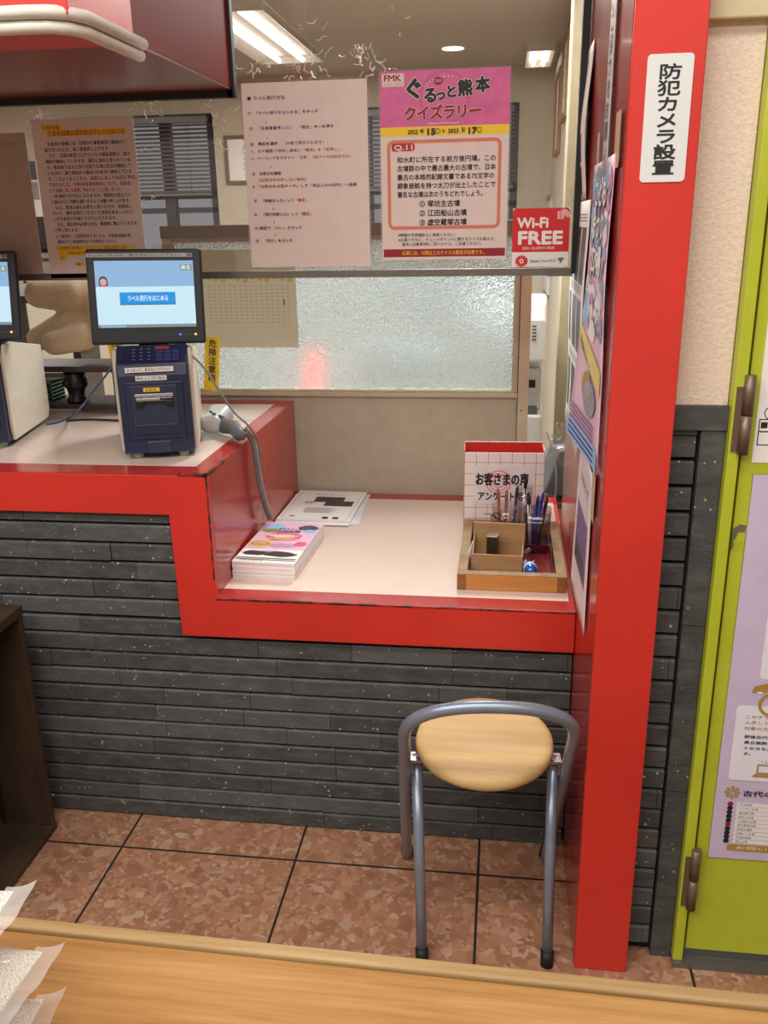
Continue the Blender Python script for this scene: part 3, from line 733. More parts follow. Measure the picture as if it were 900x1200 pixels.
# yellow-marked notice
Wn, Hn = 0.268, 0.385
s3 = sheet('notice_sheet', Wn, Hn, (-1.192, PS, 1.757), 'printed meeting notice with yellow highlighted heading taped to the screen', 'poster', PAPERP, 'sheets on the acrylic screen', roll=0.0)
p = Print(Wn, Hn); p.rect(.095, .032, .295, .068, YEL, 1); p.rect(.14, .066, .925, .105, YEL, 1)
p.rect(.10, .79, .90, .815, YEL, 1); p.rect(.115, .815, .885, .852, YEL, 1); p.rect(.115, .852, .19, .88, YEL, 1); p.rect(.27, .897, .36, .92, YEL, 1); p.rect(.10, .815, .12, .84, YEL, 1)
p.build('highlighting', s3)
p = Print(Wn, Hn, k0=12)
p.text('令和4年度', .10, .05, .029, INKORANGE, .285, .02); p.text('生産者協議会通常総会中止のお知らせ', .15, .086, .032, INKORANGE, .915, .024)
NL = ['　生産者の皆様には、日頃から事業運営に格段のご', '協力をいただき、深く感謝申し上げます。', '　さて、全国の新型コロナウイルス感染者数は、減少', '傾向が継続していますが、減少に鈍化も見られていま', 'す。熊本県では人口当り全国でも高い状況が継続して', 'いるほか、減少傾向から横ばいの状況へ推移していま', 'す。このようなことから、当会としましても6月に予定し']
v = .150; pitch = .0358
for t in NL: p.text(t, .10, v, .0245, INK, .10+.81*ems(t)/23.0, .014); v += pitch
p.text([('ておりました、', INK), ('令和4年度通常総会について、役員会', INKRED)], .10, v, .0245, None, .925, .014); v += pitch
p.text('にて協議しました結果、中止することに致しました。', .10, v, .0245, INKRED, .84, .014); v += pitch
for t in ('　3年連続での中止になりますが、感染拡大防止とい', 'う視点からご理解を賜りますようお願い申し上げます。'): p.text(t, .10, v, .0245, INK, .92, .014); v += pitch
for t in ('　なお、書面決議も必要かと思いますが、役員会に', 'おいて、優先提案につきまして承認を得ましたので、', 'これを総会の決議とさせていただきます。'): p.text(t, .10, v, .0245, INKGREEN, .10+.81*ems(t)/23.0, .014); v += pitch
for t in ('　また、総会資料必要な方は、事務所に備えていますの', 'で申し添えます。'): p.text(t, .10, v, .0245, INK, .10+.81*ems(t)/24.0, .014); v += pitch
p.text('※ ご質問や、ご意見等ありましたら、生産者協議会事', .10, .722+.006, .0235, INK, .89, .008); p.text('務局(ロマン館事務所)までお問合せください。', .115, .757+.006, .0235, INK, .76, .008)
p.text('※ 年会費(3,000円)につきましては、別紙に同封します', .10, .803, .0225, INKORANGE, .885, .012); p.text('が、ご都合の良い日に、ロマン館事務所までお願い致し', .12, .835, .0225, INKORANGE, .88, .012); p.text('ます。', .12, .866, .0225, INKORANGE, .185, .012); p.text('(株)', .28, .909, .02, INK, .35, .01)
p.build('lettering', s3)
s4 = sheet('blank_sheet', 0.25, 0.345, (-1.462, PS, 1.728), 'plain beige sheet on the screen at the left edge, above the cut-off printer', 'poster', PAPERB, 'sheets on the acrylic screen')
p = Print(.25, .345); p.rect(.08, .06, .9, .10, plain('faint_show_through', (168, 150, 132), 0.6), 1); p.build('faint_print', s4)

# wi-fi sticker
s5 = sheet('wifi_sticker', 0.136, 0.136, (0.014, YA-0.0040, 1.523), 'red and white Wi-Fi FREE sticker at the screen corner', 'sticker', PAPER, t=0.001)
p = Print(.136, .136); p.rrect(.0, .0, 1, .3, .06, WIFIRED, 1); p.rect(0, .08, 1, .745, WIFIRED, 1)
p.text('Wi-Fi', .085, .235, .215, PAPER, .62, .06); p.text('FREE', .085, .49, .275, PAPER, .88, .07); p.text('SSID: DoSPOT-FREE', .18, .675, .06, PAPER, .75, .01)
p.text('DS', .80, .12, .09, PAPER, .88, .02); p.frame(.785, .06, .895, .185, .012, PAPER, 2)
for r_ in (.05, .08, .11): p.ring(.885, .145, r_, .014, PAPER, 2, a0=-.2, a1=PI/2+.3)
for k in range(12):
    a = k*PI/6; p.poly([(.175+.02*math.cos(a-.6), .90-.02*math.sin(a-.6)), (.175+.115*math.cos(a-.2), .90-.10*math.sin(a-.2)), (.175+.115*math.cos(a+.2), .90-.10*math.sin(a+.2)), (.175+.02*math.cos(a+.6), .90-.02*math.sin(a+.6))][::-1], WIFIRED, 2)
p.poly([(.175+.06*math.cos(k*PI/8), .90-.06*math.sin(k*PI/8)) for k in range(16)][::-1], WIFIRED, 3)
for k in range(5): a = k*2*PI/5+.3; p.poly([(.175+.03*math.cos(a)+.016*math.cos(q*PI/4), .90-.03*math.sin(a)-.016*math.sin(q*PI/4)) for q in range(8)][::-1], PAPER, 4)
p.text('Japan.', .33, .895, .065, INK, .50, .012); p.text('Free Wi-Fi', .52, .895, .065, INKGREY, .78, .004)
for r_ in (.025, .05, .075): p.ring(.87, .93, r_, .016, INK, 2, a0=PI/4, a1=3*PI/4)
p.poly([(.87+.012*math.cos(q*PI/4), .93-.012*math.sin(q*PI/4)) for q in range(8)][::-1], INK, 2)
p.build('printing', s5)

def m_oldpaper():
    s = NT('old_paper'); s.color(lin((226, 218, 200))); s.set(0.6); t = s.n('ShaderNodeBsdfTranslucent'); t.inputs[0].default_value = lin((240, 234, 216))
    mx = s.n('ShaderNodeMixShader'); mx.inputs[0].default_value = .55; s.l(s.b.outputs[0], mx.inputs[1]); s.l(t.outputs[0], mx.inputs[2]); s.l(mx.outputs[0], s.out.inputs[0]); return s.m
OLDPAPER = m_oldpaper()
# faded list taped on the frosted pane, seen below the screen
s6 = sheet('faded_list', 0.302, 0.30, (-0.945, YP+0.0086, 1.424), 'faded paper list taped on the frosted pane right of the printer monitor', 'poster', OLDPAPER, t=0.0006)
p = Print(.302, .30); YP2 = plain('pale_yellow_print', (222, 204, 120), 0.6, var=0.15, scale=120)
for k in range(12): p.rect(.05+k*.078, .27, .105+k*.078, .30+.012*(k % 3), YP2, 1)
for j in range(11):
    for k in range(16): p.rect(.06+k*.056, .36+j*.037, .085+k*.056, .364+j*.037+.004, plain('faint_ink', (190, 180, 164), 0.6, var=0), 1)
p.rect(.86, .50, .875, .56, INKGREY, 1)
p.text('私たちが作ります', .55, .10, .05, plain('faint_brown_ink', (150, 132, 118), 0.6, var=0), .92, .01)
p.build('faint_print', s6)

# ================================================================ SIGN AND POSTERS ON THE RED PILLAR
b = MB(); w_, h_ = 0.067, 0.178
pts = []
for cx, cz, st in ((w_-.006, -.006, 0), (.006, -.006, 1), (.006, -h_+.006, 2), (w_-.006, -h_+.006, 3)):
    for k in range(5): a = (st+k/4)*PI/2; pts.append((cx+.006*math.cos(a), cz+.006*math.sin(a)))
b.prism(pts, 1, 0, 0.0016, plain('white_plastic_sign', (216, 219, 214), 0.35, var=0.01))
sg = b.build('camera_sign', loc=(0.2012, PYF-0.0017, 1.7275)); tag(sg, 'white vertical sign with black characters on the red pillar', 'sign')
p = Print(w_, h_)
for i, ch in enumerate('防犯カメラ設置'): p.text(ch, .245, .135+i*.1245, .112, INK, .765, .045)
p.build('lettering', sg)

def side_map(bow):
    """sheet on the pillar's left face, its lower part standing off the face by bow(u, v)"""
    return lambda u, v, l: (u, -l-bow(u, v), -v)
def side_sheet(name, w, h, y0, z0, label, cat, m, bow, group=None, x=PXL-0.0012):
    o = None
    p = Print(w, h, side_map(bow)); p.rect(0, 0, 1, 1, m, 0, 8, 16); o = p.mb.build(name, loc=(x, y0, z0), rot=(0, 0, -PI/2))
    for q in o.data.polygons: q.use_smooth = True
    md = o.modifiers.new('thick', 'SOLIDIFY'); md.thickness = 0.0006; md.offset = -1
    return tag(o, label, cat, group)
g_ = 'posters on the side of the red pillar'
bw = lambda u, v: 0.003+0.010*math.sin(v*9)**2
q1 = side_sheet('pinkish_leaflet', 0.21, 0.32, 0.46, 1.858, 'pale pink leaflet at the top of the pillar side, nearest the screen', 'poster', PAPERP, bw, g_)
p = Print(0.21, 0.32, side_map(bw)); p.rect(.1, .55, .55, .74, DARKPH, 1, 2, 4); p.rect(.1, .77, .55, .96, DARKPH, 1, 2, 4); p.build('photo_print', q1)
bw2 = lambda u, v: 0.0035+0.004*v
q2 = side_sheet('strip_banner', 0.085, 0.62, -0.095, 2.19, 'narrow white strip with vertical black writing high on the pillar side', 'banner', plain('grey_white_film', (206, 196, 192), 0.5), bw2, g_)
p = Print(0.085, 0.62, side_map(bw2))
for i, t in enumerate('で注意してください。ご協力をお願い'): p.text(t, .2, .04+i*.056, .05, INK, .8, .02)
p.build('lettering', q2)
bw3 = lambda u, v: 0.004+0.006*math.sin(v*7)**2
q3 = side_sheet('photo_sheet', 0.42, 0.56, 0.54, 1.535, 'white sheet of dark photographs on the pillar side below the pale leaflet', 'poster', PAPER, bw3, g_)
p = Print(0.42, 0.56, side_map(bw3))
for v0 in (.10, .38, .68):
    for u0 in (.05, .30, .62): p.rect(u0, v0, u0+(.14 if u0 < .1 else .27), v0+.22, DARKPH, 1, 2, 4)
    for k in range(3): p.rect(.1, v0-.05+k*.012, .85, v0-.046+k*.012, INKGREY, 1, 2, 1)
p.rect(.1, .93, .3, .935, INKGREY, 1); p.build('photo_print', q3)
def bw4(u, v): return 0.0045+0.006*math.sin(min(1, v/0.4)*PI)**2*(0.4+u) + 0.030*max(0, v-0.20)/0.345*max(0, 1-u/0.30)
q4 = side_sheet('festival_poster', 0.36, 0.545, 0.065, 1.598, 'colourful pink festival poster with yellow band curling off the pillar side', 'poster', PINKPR, bw4, g_)
p = Print(0.36, 0.545, side_map(bw4)); rr = random.Random(11)
CP = [SKYPR, PAPER, VIOPR, plain('washed_pink_print', (216, 150, 182), 0.45, var=0.15, scale=60), plain('cool_grey_print', (150, 150, 162), 0.4, var=0.2), SKYPR, plain('soft_white_print', (226, 214, 220), 0.4, var=0.1)]
for k in range(140):
    u, v = rr.uniform(.04, .94), rr.uniform(.02, .56); su, sv = rr.uniform(.05, .20), rr.uniform(.012, .05); m_ = CP[rr.randrange(len(CP))]
    n = 7; ph = rr.uniform(0, 6)
    p.poly([(min(.98, max(.02, u+su*(0.7+.3*math.sin(3*q+ph))*math.cos(q*2*PI/n))), max(.01, v-sv*math.sin(q*2*PI/n))) for q in range(n)][::-1], m_, 1+k % 3)
for j, t in enumerate(('こども', 'まつり', '広場')): p.text(t, .20, .10+j*.11, .09, INKGREY, .80, .12, 5); p.text(t, .20, .10+j*.11, .09, PAPER, .80, .06, 6)
p.build('picture_print', q4)
p = Print(0.36, 0.545, side_map(bw4), k0=210)
p.poly([(.05, .56), (.98, .66), (.98, .74), (.05, .63)][::-1], plain('lemon_print', (228, 208, 120), 0.5), 4); p.text('開催日のご案内', .12, .615, .03, INKBLUE, .8, .01, 6, slope=.25)
p.poly([(.5+.16*math.cos(k*PI/10), .76-.055*math.sin(k*PI/10)) for k in range(20)][::-1], GOLD, 4); p.poly([(.62+.2*math.cos(k*PI/10), .79-.06*math.sin(k*PI/10)) for k in range(20)][::-1], plain('cool_grey_print', (150, 150, 162)), 5)
for k in range(4): p.rect(.06, .865+k*.016, .8, .872+k*.016, VIOPR, 4, 4, 1)
p.rect(0, .925, 1, 1, SKYPR, 3, 6, 2)
for k in range(3): p.rect(.06, .937+k*.02, .85, .945+k*.02, INKBLUE, 5, 4, 1)
p.build('banner_print', q4)
def bw5(u, v): return 0.0035+0.006*max(0, v-.03)/.3*(1-u/.3)
q5 = side_sheet('hanging_leaflet', 0.29, 0.335, 0.055, 1.035, 'pale leaflet with violet picture hanging loose under the festival poster', 'poster', plain('pale_blush_print', (222, 206, 210), 0.4), bw5, g_)
p = Print(0.29, 0.335, side_map(bw5)); p.rect(.12, .36, .85, .62, VIOPR, 1, 4, 6); p.rect(.12, .62, .85, .76, DARKPH, 1, 4, 4)
p.text('お知らせ', .2, .18, .06, INKGREY, .8, .01); p.build('picture_print', q5)
for q_, (y, z, w, h) in ((q2, (-0.33, 1.575, 0.06, 0.085)), (q4, (0.005, 1.595, 0.03, 0.06)), (q5, (-0.28, 0.955, 0.05, 0.09))):
    b = MB(); b.box(PXL-0.0052, PXL-0.0046, y, y+w, z, z+h, TAPE); o = b.build('masking_tape', q_); o.matrix_parent_inverse = (Matrix.Translation(q_.location) @ Matrix.Rotation(-PI/2, 4, 'Z')).inverted()

# ================================================================ POSTERS ON THE GREEN DOOR
YD = YW-0.012
d1 = sheet('white_door_notice', 0.36, 0.46, (0.4275, YD-0.0014, 1.554), 'white notice on the green door above the lavender poster', 'poster', PAPER, 'posters on the green door')
p = Print(.36, .46)
def loc_(o, x, y): q = at(x, y, 1, YD-0.002); return (q.x-o.location.x, o.location.z-q.z)
def UV(o, w, h, x, y): a = loc_(o, x, y); return a[0]/w, a[1]/h
u, v = UV(d1, .36, .46, 899, 484); p.ring(u+.02, v, .03, .006, INKGREY, 1)
u, v = UV(d1, .36, .46, 890, 491); u2, v2 = UV(d1, .36, .46, 888, 522); p.frame(u, v, .9, v2, .005, INK, 1); p.rect(u+.01, v+.012, u+.04, v+.035, INK, 1); p.rect(u, v+.045, .9, v+.05, INK, 1)
p.text('！ご注意ください', u+.05, v+.025, .02, INK, .6, .01); p.text('営業時間のご案内', .08, .3, .05, INK, .9, .01); p.build('lettering', d1)
d2 = sheet('lavender_poster', 0.50, 0.80, (0.4335, YD-0.0014, 1.0725), 'lavender forest stamp-rally poster on the green door', 'poster', LAV, 'posters on the green door', lip=0.002)
G = lambda x, y: UV(d2, .50, .80, x, y)
p = Print(.50, .80); u, v = .107, .075; _, vb = G(872, 795)
p.rrect(u, v, .92, vb, .02, LAVW, 1); 
_, vt = G(885, 590)
for k in range(70): p.rect(u+.03, v+.02+k*(vb-v-.04)/70, u+.055, v+.02+(k+.5)*(vb-v-.04)/70, plain('dash_grey', (188, 186, 198), 0.6, var=0), 2)
for k in range(30): p.rect(u+.03+k*.025, vb-.022, u+.045+k*.025, vb-.012, plain('dash_grey', (188, 186, 198)), 2)
u0, v0 = G(864, 826); _, v1 = G(862, 914); p.rrect(u0, v0, .95, v1, .015, LAVW, 1)
p.build('panel_print', d2)
p = Print(.50, .80, k0=110)
u, v = G(888, 806); p.poly([(u-.02, v+.012), (u-.01, v-.004), (u+.03, v-.012), (u+.08, v-.010), (u+.13, v-.012), (u+.15, v+.004), (u+.10, v+.008), (u+.05, v+.004), (u+.02, v+.014)][::-1], GOLD, 2); p.rect(u+.0, v+.01, u+.02, v+.016, PAPER, 3)
u, v = G(905, 826); p.ring(u, v, .045, .012, GOLD, 3)
for i, t in enumerate(('このチラシを手に', '入手して森をめぐる', '対象の文化財へ')): u, v = G(873-i*0.6, 839.5+i*6.7); p.text(t, u, v, .0092, GOLD, u+.0225*len(t), .03, 2)
for i, t in enumerate(('肥後古代の森の公式', '県立装飾古墳館とサイ', 'トからも見られま', 'す。')): u, v = G(872-i*0.6, 862.8+i*6.6); p.text(t, u, v, .0085, INK, u+.0215*len(t), .04, 2)
u, v = G(888, 902); p.frame(u-.005, v-.016, u+.12, v+.010, .006, GOLD, 2); p.poly([(u-.02, v+.020), (u-.01, v+.011), (u+.12, v+.011), (u+.12, v+.020)][::-1], GOLD, 2); p.text('＼LINE／', u+.0, v-.024, .009, GOLD, u+.1, .004, 2)
u, v = G(858, 928)
for k in range(8): a = k*PI/4; p.poly([(u+.004*math.cos(a), v-.0025*math.sin(a)), (u+.026*math.cos(a-.25), v-.016*math.sin(a-.25)), (u+.03*math.cos(a), v-.019*math.sin(a)), (u+.026*math.cos(a+.25), v-.016*math.sin(a+.25))][::-1], GOLD, 2)
u, v = G(870, 929); p.text('古代の森の文化財', u, v, .0155, INK, u+.31, .05, 2)
p.build('gold_and_black_lettering', d2)
p = Print(.50, .80, k0=5); ur, vr = G(856, 942); _, vr1 = G(853, 985); dv = (vr1-vr)/9
for i in range(10):
    v = vr+i*dv; p.poly([(ur+.011*math.cos(k*PI/6), v-.007*math.sin(k*PI/6)) for k in range(12)][::-1], INKDRED if i % 5 == 0 else INK, 2)
    p.rect(ur+.025, v-dv*.44, ur+.19, v+dv*.44, PAPER, 1); p.rect(ur+.195, v-dv*.44, .94, v+dv*.44, PAPER, 1)
    p.text(('石の風車', 'チブサン古墳', '鍋田横穴群', '塚坊主古墳', '江田船山古墳', '虚空蔵塚古墳', '岩原古墳群', '弁慶ヶ穴古墳', '方保田遺跡', '横山古墳')[i], ur+.035, v, dv*.55, INKGREY, None, .006, 2); p.text('山鹿市鍋田字古墳', ur+.21, v, dv*.55, INKGREY, None, .006, 2)
u, v = G(855, 992); p.rect(u-.01, v-.008, .9, v+.011, GOLD, 1); p.text('お問い合わせ　文化財と古代の森の案内', u+.02, v+.001, .009, PAPER, .85, .004, 2)
p.build('table_print', d2)

# ================================================================ LABEL PRINTERS WITH TOUCH SCREENS
def label_printer(label, loc, rz):
    r = empty('label_printer', loc, label, 'label printer', 'label printers on the counter', rz)
    poly = [(0.03, 0.016), (0.31, 0.016), (0.33, 0.04), (0.33, 0.225), (0.10, 0.262), (0.045, 0.262), (0.022, 0.225), (0.022, 0.05)]
    for s in (-1, 1):
        b = MB(); b.prism(poly, 0, min(s*0.0833, s*0.0925), max(s*0.0833, s*0.0925), PUTTY); b.build('side_panel', r, bevel=0.003)
    b = MB(); b.prism([(0.0, 0.016), (0.30, 0.016), (0.32, 0.22), (0.10, 0.262), (0.058, 0.270), (0.008, 0.232), (0.0, 0.205)], 0, -0.083, 0.083, NAVY)
    body = b.build('body', r, bevel=0.004)
    # front flap with a recess frame, slot and peel bar
    b = MB(); b.box(-0.068, 0.068, -0.0045, 0.0, 0.052, 0.19, NAVY); b.build('front_flap', r, bevel=0.003)
    b = MB(); b.box(-0.054, 0.054, -0.0075, -0.003, 0.064, 0.182, NAVY2); b.box(-0.05, 0.05, -0.0085, -0.006, 0.064, 0.088, NAVY); fl = b.build('flap_panel', r, bevel=0.002)
    b = MB(); b.box(-0.045, 0.045, -0.013, -0.006, 0.156, 0.163, CHROME); b.box(-0.042, 0.042, -0.016, -0.006, 0.147, 0.154, CHROME); b.box(-0.042, 0.042, -0.0165, -0.0075, 0.1435, 0.147, BLACK); b.box(0.012, 0.042, -0.0168, -0.0155, 0.148, 0.1535, BLACK); b.build('peel_bar', r, bevel=0.001)
    for s in (-1, 1):
        b = MB(); b.box(s*0.034-0.009, s*0.034+0.009, -0.020, -0.006, 0.134, 0.148, BLACK); b.build('roller_bracket', r, bevel=0.002)
    b = MB(); b.box(-0.024, 0.014, -0.0085, -0.0070, 0.168, 0.177, YEL); st = b.build('yellow_sticker', r); 
    p = Print(.038, .009, lambda u, v, l: (-0.024+u, -0.0085-l, 0.177-v)); p.text('▲ 注意 高温', .12, .5, .6, INK, .88, .01); p.build('lettering', st)
    b = MB(); b.box(-0.028, 0.030, -0.0045, 0.0, 0.0165, 0.046, NAVY2); b.build('lower_recess', r, bevel=0.002)
    # keypad slope
    R = Matrix.Rotation(math.radians(37), 3, 'X'); c0 = Vector((0, 0.033, 0.252))
    def slope(u, v, l): return tuple(Vector((0, 0.008, 0.232))+Vector((u, v*math.cos(math.radians(37.2)), v*math.sin(math.radians(37.2))))+Vector((0, -l*math.sin(math.radians(37.2)), l*math.cos(math.radians(37.2)))))
    p = Print(1, 1, slope)
    def kr(u0, v0, u1, v1, m, l=3): p.mb.add([slope(u0, v0, l*.0004), slope(u1, v0, l*.0004), slope(u1, v1, l*.0004), slope(u0, v1, l*.0004)], [(0, 1, 2, 3)], m)
    KEY = plain('keypad_violet', (60, 56, 108), 0.4); KP = plain('keypad_blue', (24, 30, 60), 0.35)
    kr(-0.068, 0.004, 0.068, 0.058, KP, 1)
    for i in range(3):
        for j in range(3): kr(0.010+i*0.019, 0.007+j*0.0125, 0.026+i*0.019, 0.0175+j*0.0125, KEY)
    kr(0.008, 0.046, 0.040, 0.055, plain('keypad_red', (170, 50, 56), 0.4))
    for i in range(3):
        for j in range(4): kr(-0.046+i*0.018, 0.012+j*0.0115, -0.039+i*0.018, 0.0145+j*0.0115, plain('key_mark', (120, 126, 150), 0.5))
    p.build('keypad', r)
    # white instruction stickers
    def stick(x0, x1, z0, z1, t, y=-0.0012):
        b = MB(); b.box(x0, x1, y, y+0.001, z0, z1, PAPER); s = b.build('white_sticker', r)
        p = Print(x1-x0, z1-z0, lambda u, v, l: (x0+u, y-l, z1-v)); p.text(t, .03, .5, .7, INK, .97, .01); p.build('lettering', s)
    stick(-0.062, 0.050, 0.2135, 0.2255, 'ひっぱって、飲まないで下さい！', -0.0035); stick(-0.040, 0.032, 0.193, 0.2045, '斜め上に切り取る')
    for x in (-0.055, 0.055):
        for y in (0.03, 0.28):
            b = MB(); b.lathe([(0.012, 0), (0.013, 0.008), (0.011, 0.017)], plain('pale_green_rubber', (150, 168, 156), 0.5), (x, y, 0), 14); b.build('foot', r)
    # monitor on a short neck
    b = MB(); b.prism([(0.09, 0.255), (0.17, 0.255), (0.155, 0.34), (0.125, 0.34)], 0, -0.035, 0.035, BLACK); b.build('neck', r, bevel=0.003)
    mo = bpy.data.objects.new('monitor', None)
    w, h = 0.270, 0.224
    b = MB(); b.box(-w/2, w/2, 0.0, 0.018, 0, h, BEZEL); b.box(-w/2+0.02, w/2-0.02, 0.018, 0.042, 0.02, h-0.02, BLACK)
    mon = b.build('monitor', r, bevel=0.006, seg=3, loc=(-0.006, 0.070, 0.270), rot=(math.radians(-9), math.radians(1.0), 0))
    X0, X1, Z0, Z1 = -0.116, 0.114, 0.040, 0.196
    b = MB(); b.box(X0-0.004, X1+0.004, -0.0008, 0.001, Z0-0.004, Z1+0.004, BLACK); b.build('screen_rim', mon)
    sw, sh = X1-X0, Z1-Z0
    mp = lambda u, v, l: (X0+u, -0.0012-l, Z1-v)
    p = Print(sw, sh, mp); p.rect(0, 0, 1, .385, SCREENBLUE, 0); p.rect(0, .385, 1, .955, SCREENPALE, 0); p.rect(0, .955, 1, 1, SCREENGREY, 0); p.rect(.03, .965, .28, .995, SCREENBLUE, 1)
    p.rect(.865, .055, .985, .15, SCREENGREY, 1); p.text('戻る', .875, .10, .07, SCREENTEXT, .975, .02, 2)
    p.rect(.235, .475, .80, .66, plain('button_shade', (0, 96, 150), 0.3), 1); p.rect(.235, .47, .795, .648, SCREENBTN, 2); p.text('ラベル発行をはじめる', .31, .56, .085, SCREENTEXT, .73, .015, 3)
    p.poly([(.08+.045*math.cos(k*PI/10), .30-.075*math.sin(k*PI/10)) for k in range(20)][::-1], SCREENHAIR, 1); p.rect(.035, .30, .125, .37, SCREENHAIR, 1); p.poly([(.08+.033*math.cos(k*PI/10), .315-.05*math.sin(k*PI/10)) for k in range(20)][::-1], SCREENSKIN, 2); p.rect(.045, .365, .115, .385, emis('lcd_pink', (230, 110, 120), 0.8), 2)
    for q in (.068, .092): p.rect(q-.004, .31, q+.004, .322, SCREENHAIR, 3)
    p.rect(.07, .342, .09, .348, emis('lcd_pink', (230, 110, 120), 0.8), 3)
    p.build('screen', mon)
    b = MB(); b.box(-w/2+0.002, w/2-0.022, -0.001, 0.0005, 0.2045, 0.2135, plain('grey_label_tape', (188, 188, 184), 0.5)); s = b.build('label_strip', mon)
    p = Print(w-0.024, 0.009, lambda u, v, l: (-w/2+0.002+u, -0.001-l, 0.2135-v)); p.text('タッチパネルは、指で叩かないで下さい！', .01, .5, .72, INK, .93, .012); p.rect(.95, .1, .995, .9, plain('slate_print', (110, 120, 140), 0.5), 1); p.build('lettering', s)
    for i in range(7):
        b = MB(); x = 0.074+i*0.0062; m_ = LEDB if i == 0 else LEDO if i == 6 else LEDG; s_ = 0.0022 if i in (0, 6) else 0.001
        b.box(x-s_, x+s_, -0.0012, 0.0004, 0.022-s_, 0.022+s_, m_)
        b.build('indicator_light', mon)
    return r
PR = label_printer('navy label printer with lit touch screen facing front, right of the two', (-0.826, 0.122, CU+0.0005), math.radians(17))
label_printer('label printer cut off by the left edge of the photo, putty side panel showing', (-1.345, 0.18, CU+0.0005), math.radians(11))

# yellow tags that hang behind the right-hand printer
YTAG = plain('yellow_tag_film', (232, 200, 40), 0.5)
def ytag(loc, w, h, roll, label, chars):
    o = sheet('yellow_tag', w, h, loc, label, 'tag', YTAG, 'yellow warning tags', rot=(0, roll, 0.15))
    p = Print(w, h)
    for i, t in enumerate(chars): p.text(t, .25, .12+i*.8/len(chars), .7/len(chars), INK, .8, .03)
    p.build('lettering', o)
ytag((-0.795, 0.43, 1.215), 0.040, 0.145, math.radians(6), 'yellow tag with black writing hanging right of the printer', '危険注意箱')
ytag((-1.075, 0.43, 1.20), 0.040, 0.055, math.radians(-8), 'yellow tag peeping out left of the printer under its monitor', '注意')

# cables, as bundles of their own
def cable(name, pts, r, m, label, cat='cable', group=None, n=8):
    # smooth the path with a Catmull-Rom spline
    P = [Vector(q) for q in pts]; out = []
    for i in range(len(P)-1):
        p0, p1, p2, p3 = P[max(i-1, 0)], P[i], P[i+1], P[min(i+2, len(P)-1)]
        for k in range(8):
            t = k/8; out.append(0.5*((2*p1)+(-p0+p2)*t+(2*p0-5*p1+4*p2-p3)*t*t+(-p0+3*p1-3*p2+p3)*t**3))
    out.append(P[-1]); b = MB(); b.tube(out, r, m, n); return tag(b.build(name), label, cat, group)
zc = CU+0.004
cable('blue_cable', [at(134, 424, 1, 0.30), at(124, 440, 1, 0.34), at(108, 460, 1, 0.36), at(96, 476, 1, 0.40), at(82, 489, 2, zc+.006), at(66, 495, 2, zc), at(55, 497, 2, zc)], 0.0028, plain('blue_cable_sheath', (52, 72, 130), 0.45), 'blue network cable drooping between the two printers')
cable('black_cable', [at(78, 493, 2, zc), at(100, 491.5, 2, zc), at(122, 492, 2, zc), at(142, 493, 2, zc)], 0.003, BLACK, 'black cable lying on the upper counter behind the printer')

# ---------------- barcode scanner with its coiled lead
SC = at(250, 492, 2, CU+0.03)
sr = empty('barcode_scanner', at(253, 500, 2, CU+0.0005), 'grey and silver barcode scanner lying right of the navy printer', 'scanner')
inv = Matrix.Translation(-sr.location)
class SB(MB):
    def build(s, name, parent=None, **k):
        s.v = [tuple(Vector(q)-sr.location) for q in s.v]; return MB.build(s, name, parent, **k)
hc = Vector((-0.772, 0.395, CU+0.040)); tip = Vector((-0.665, 0.290, CU+0.021))
b = SB(); n = 20; ax = Vector((-0.25, -0.55, 0.02)).normalized(); ax = Vector((0.05, 1, 0.12)).normalized(); sx_ = Vector((1, -0.05, 0)).normalized(); sz_ = sx_.cross(ax).normalized()
prof = [(-0.050, 0.010), (-0.049, 0.026), (-0.042, 0.031), (-0.02, 0.029), (0.01, 0.029), (0.035, 0.036), (0.042, 0.037), (0.045, 0.030)]
vs = []; fs = []
for t, r_ in prof:
    for k in range(n):
        a = 2*PI*k/n; ca, sa = math.cos(a), math.sin(a); k4 = 1/ (abs(ca)**3+abs(sa)**3)**(1/3)
        vs.append(hc+ax*t+sx_*ca*r_*0.95*k4+sz_*sa*r_*0.80*k4)
for i in range(len(prof)-1):
    for k in range(n): fs.append((i*n+k, i*n+(k+1) % n, (i+1)*n+(k+1) % n, (i+1)*n+k))
fs += [tuple(range(n))[::-1], tuple((len(prof)-1)*n+k for k in range(n))]
b.add(vs, fs, SILVERPL, True); hd = b.build('head', sr)
b = SB(); b.tube([hc+Vector((0.012, -0.008, -0.004)), hc+Vector((0.035, -0.03, -0.012)), (hc+tip)/2+Vector((0.012, 0, 0)), tip+Vector((-0.012, 0.008, 0.0)), tip], [0.021, 0.0205, 0.019, 0.017, 0.011], GREYPL, 16); b.build('handle', sr)
b = SB(); b.tube([hc+Vector((0.020, -0.028, 0.012)), hc+Vector((0.024, -0.032, 0.010))], [0.009, 0.007], GREYPL, 12); b.build('trigger', sr)
b = SB(); b.tube([hc+Vector((0.012, -0.045, 0.026)), hc+Vector((0.012, -0.047, 0.024))], [0.006, 0.006], plain('scanner_print', (120, 120, 120), 0.5), 12); b.tube([hc+Vector((0.002, -0.040, 0.030)), hc+Vector((0.002, -0.042, 0.029))], [0.004, 0.004], GREYPL, 10); b.build('button', sr)
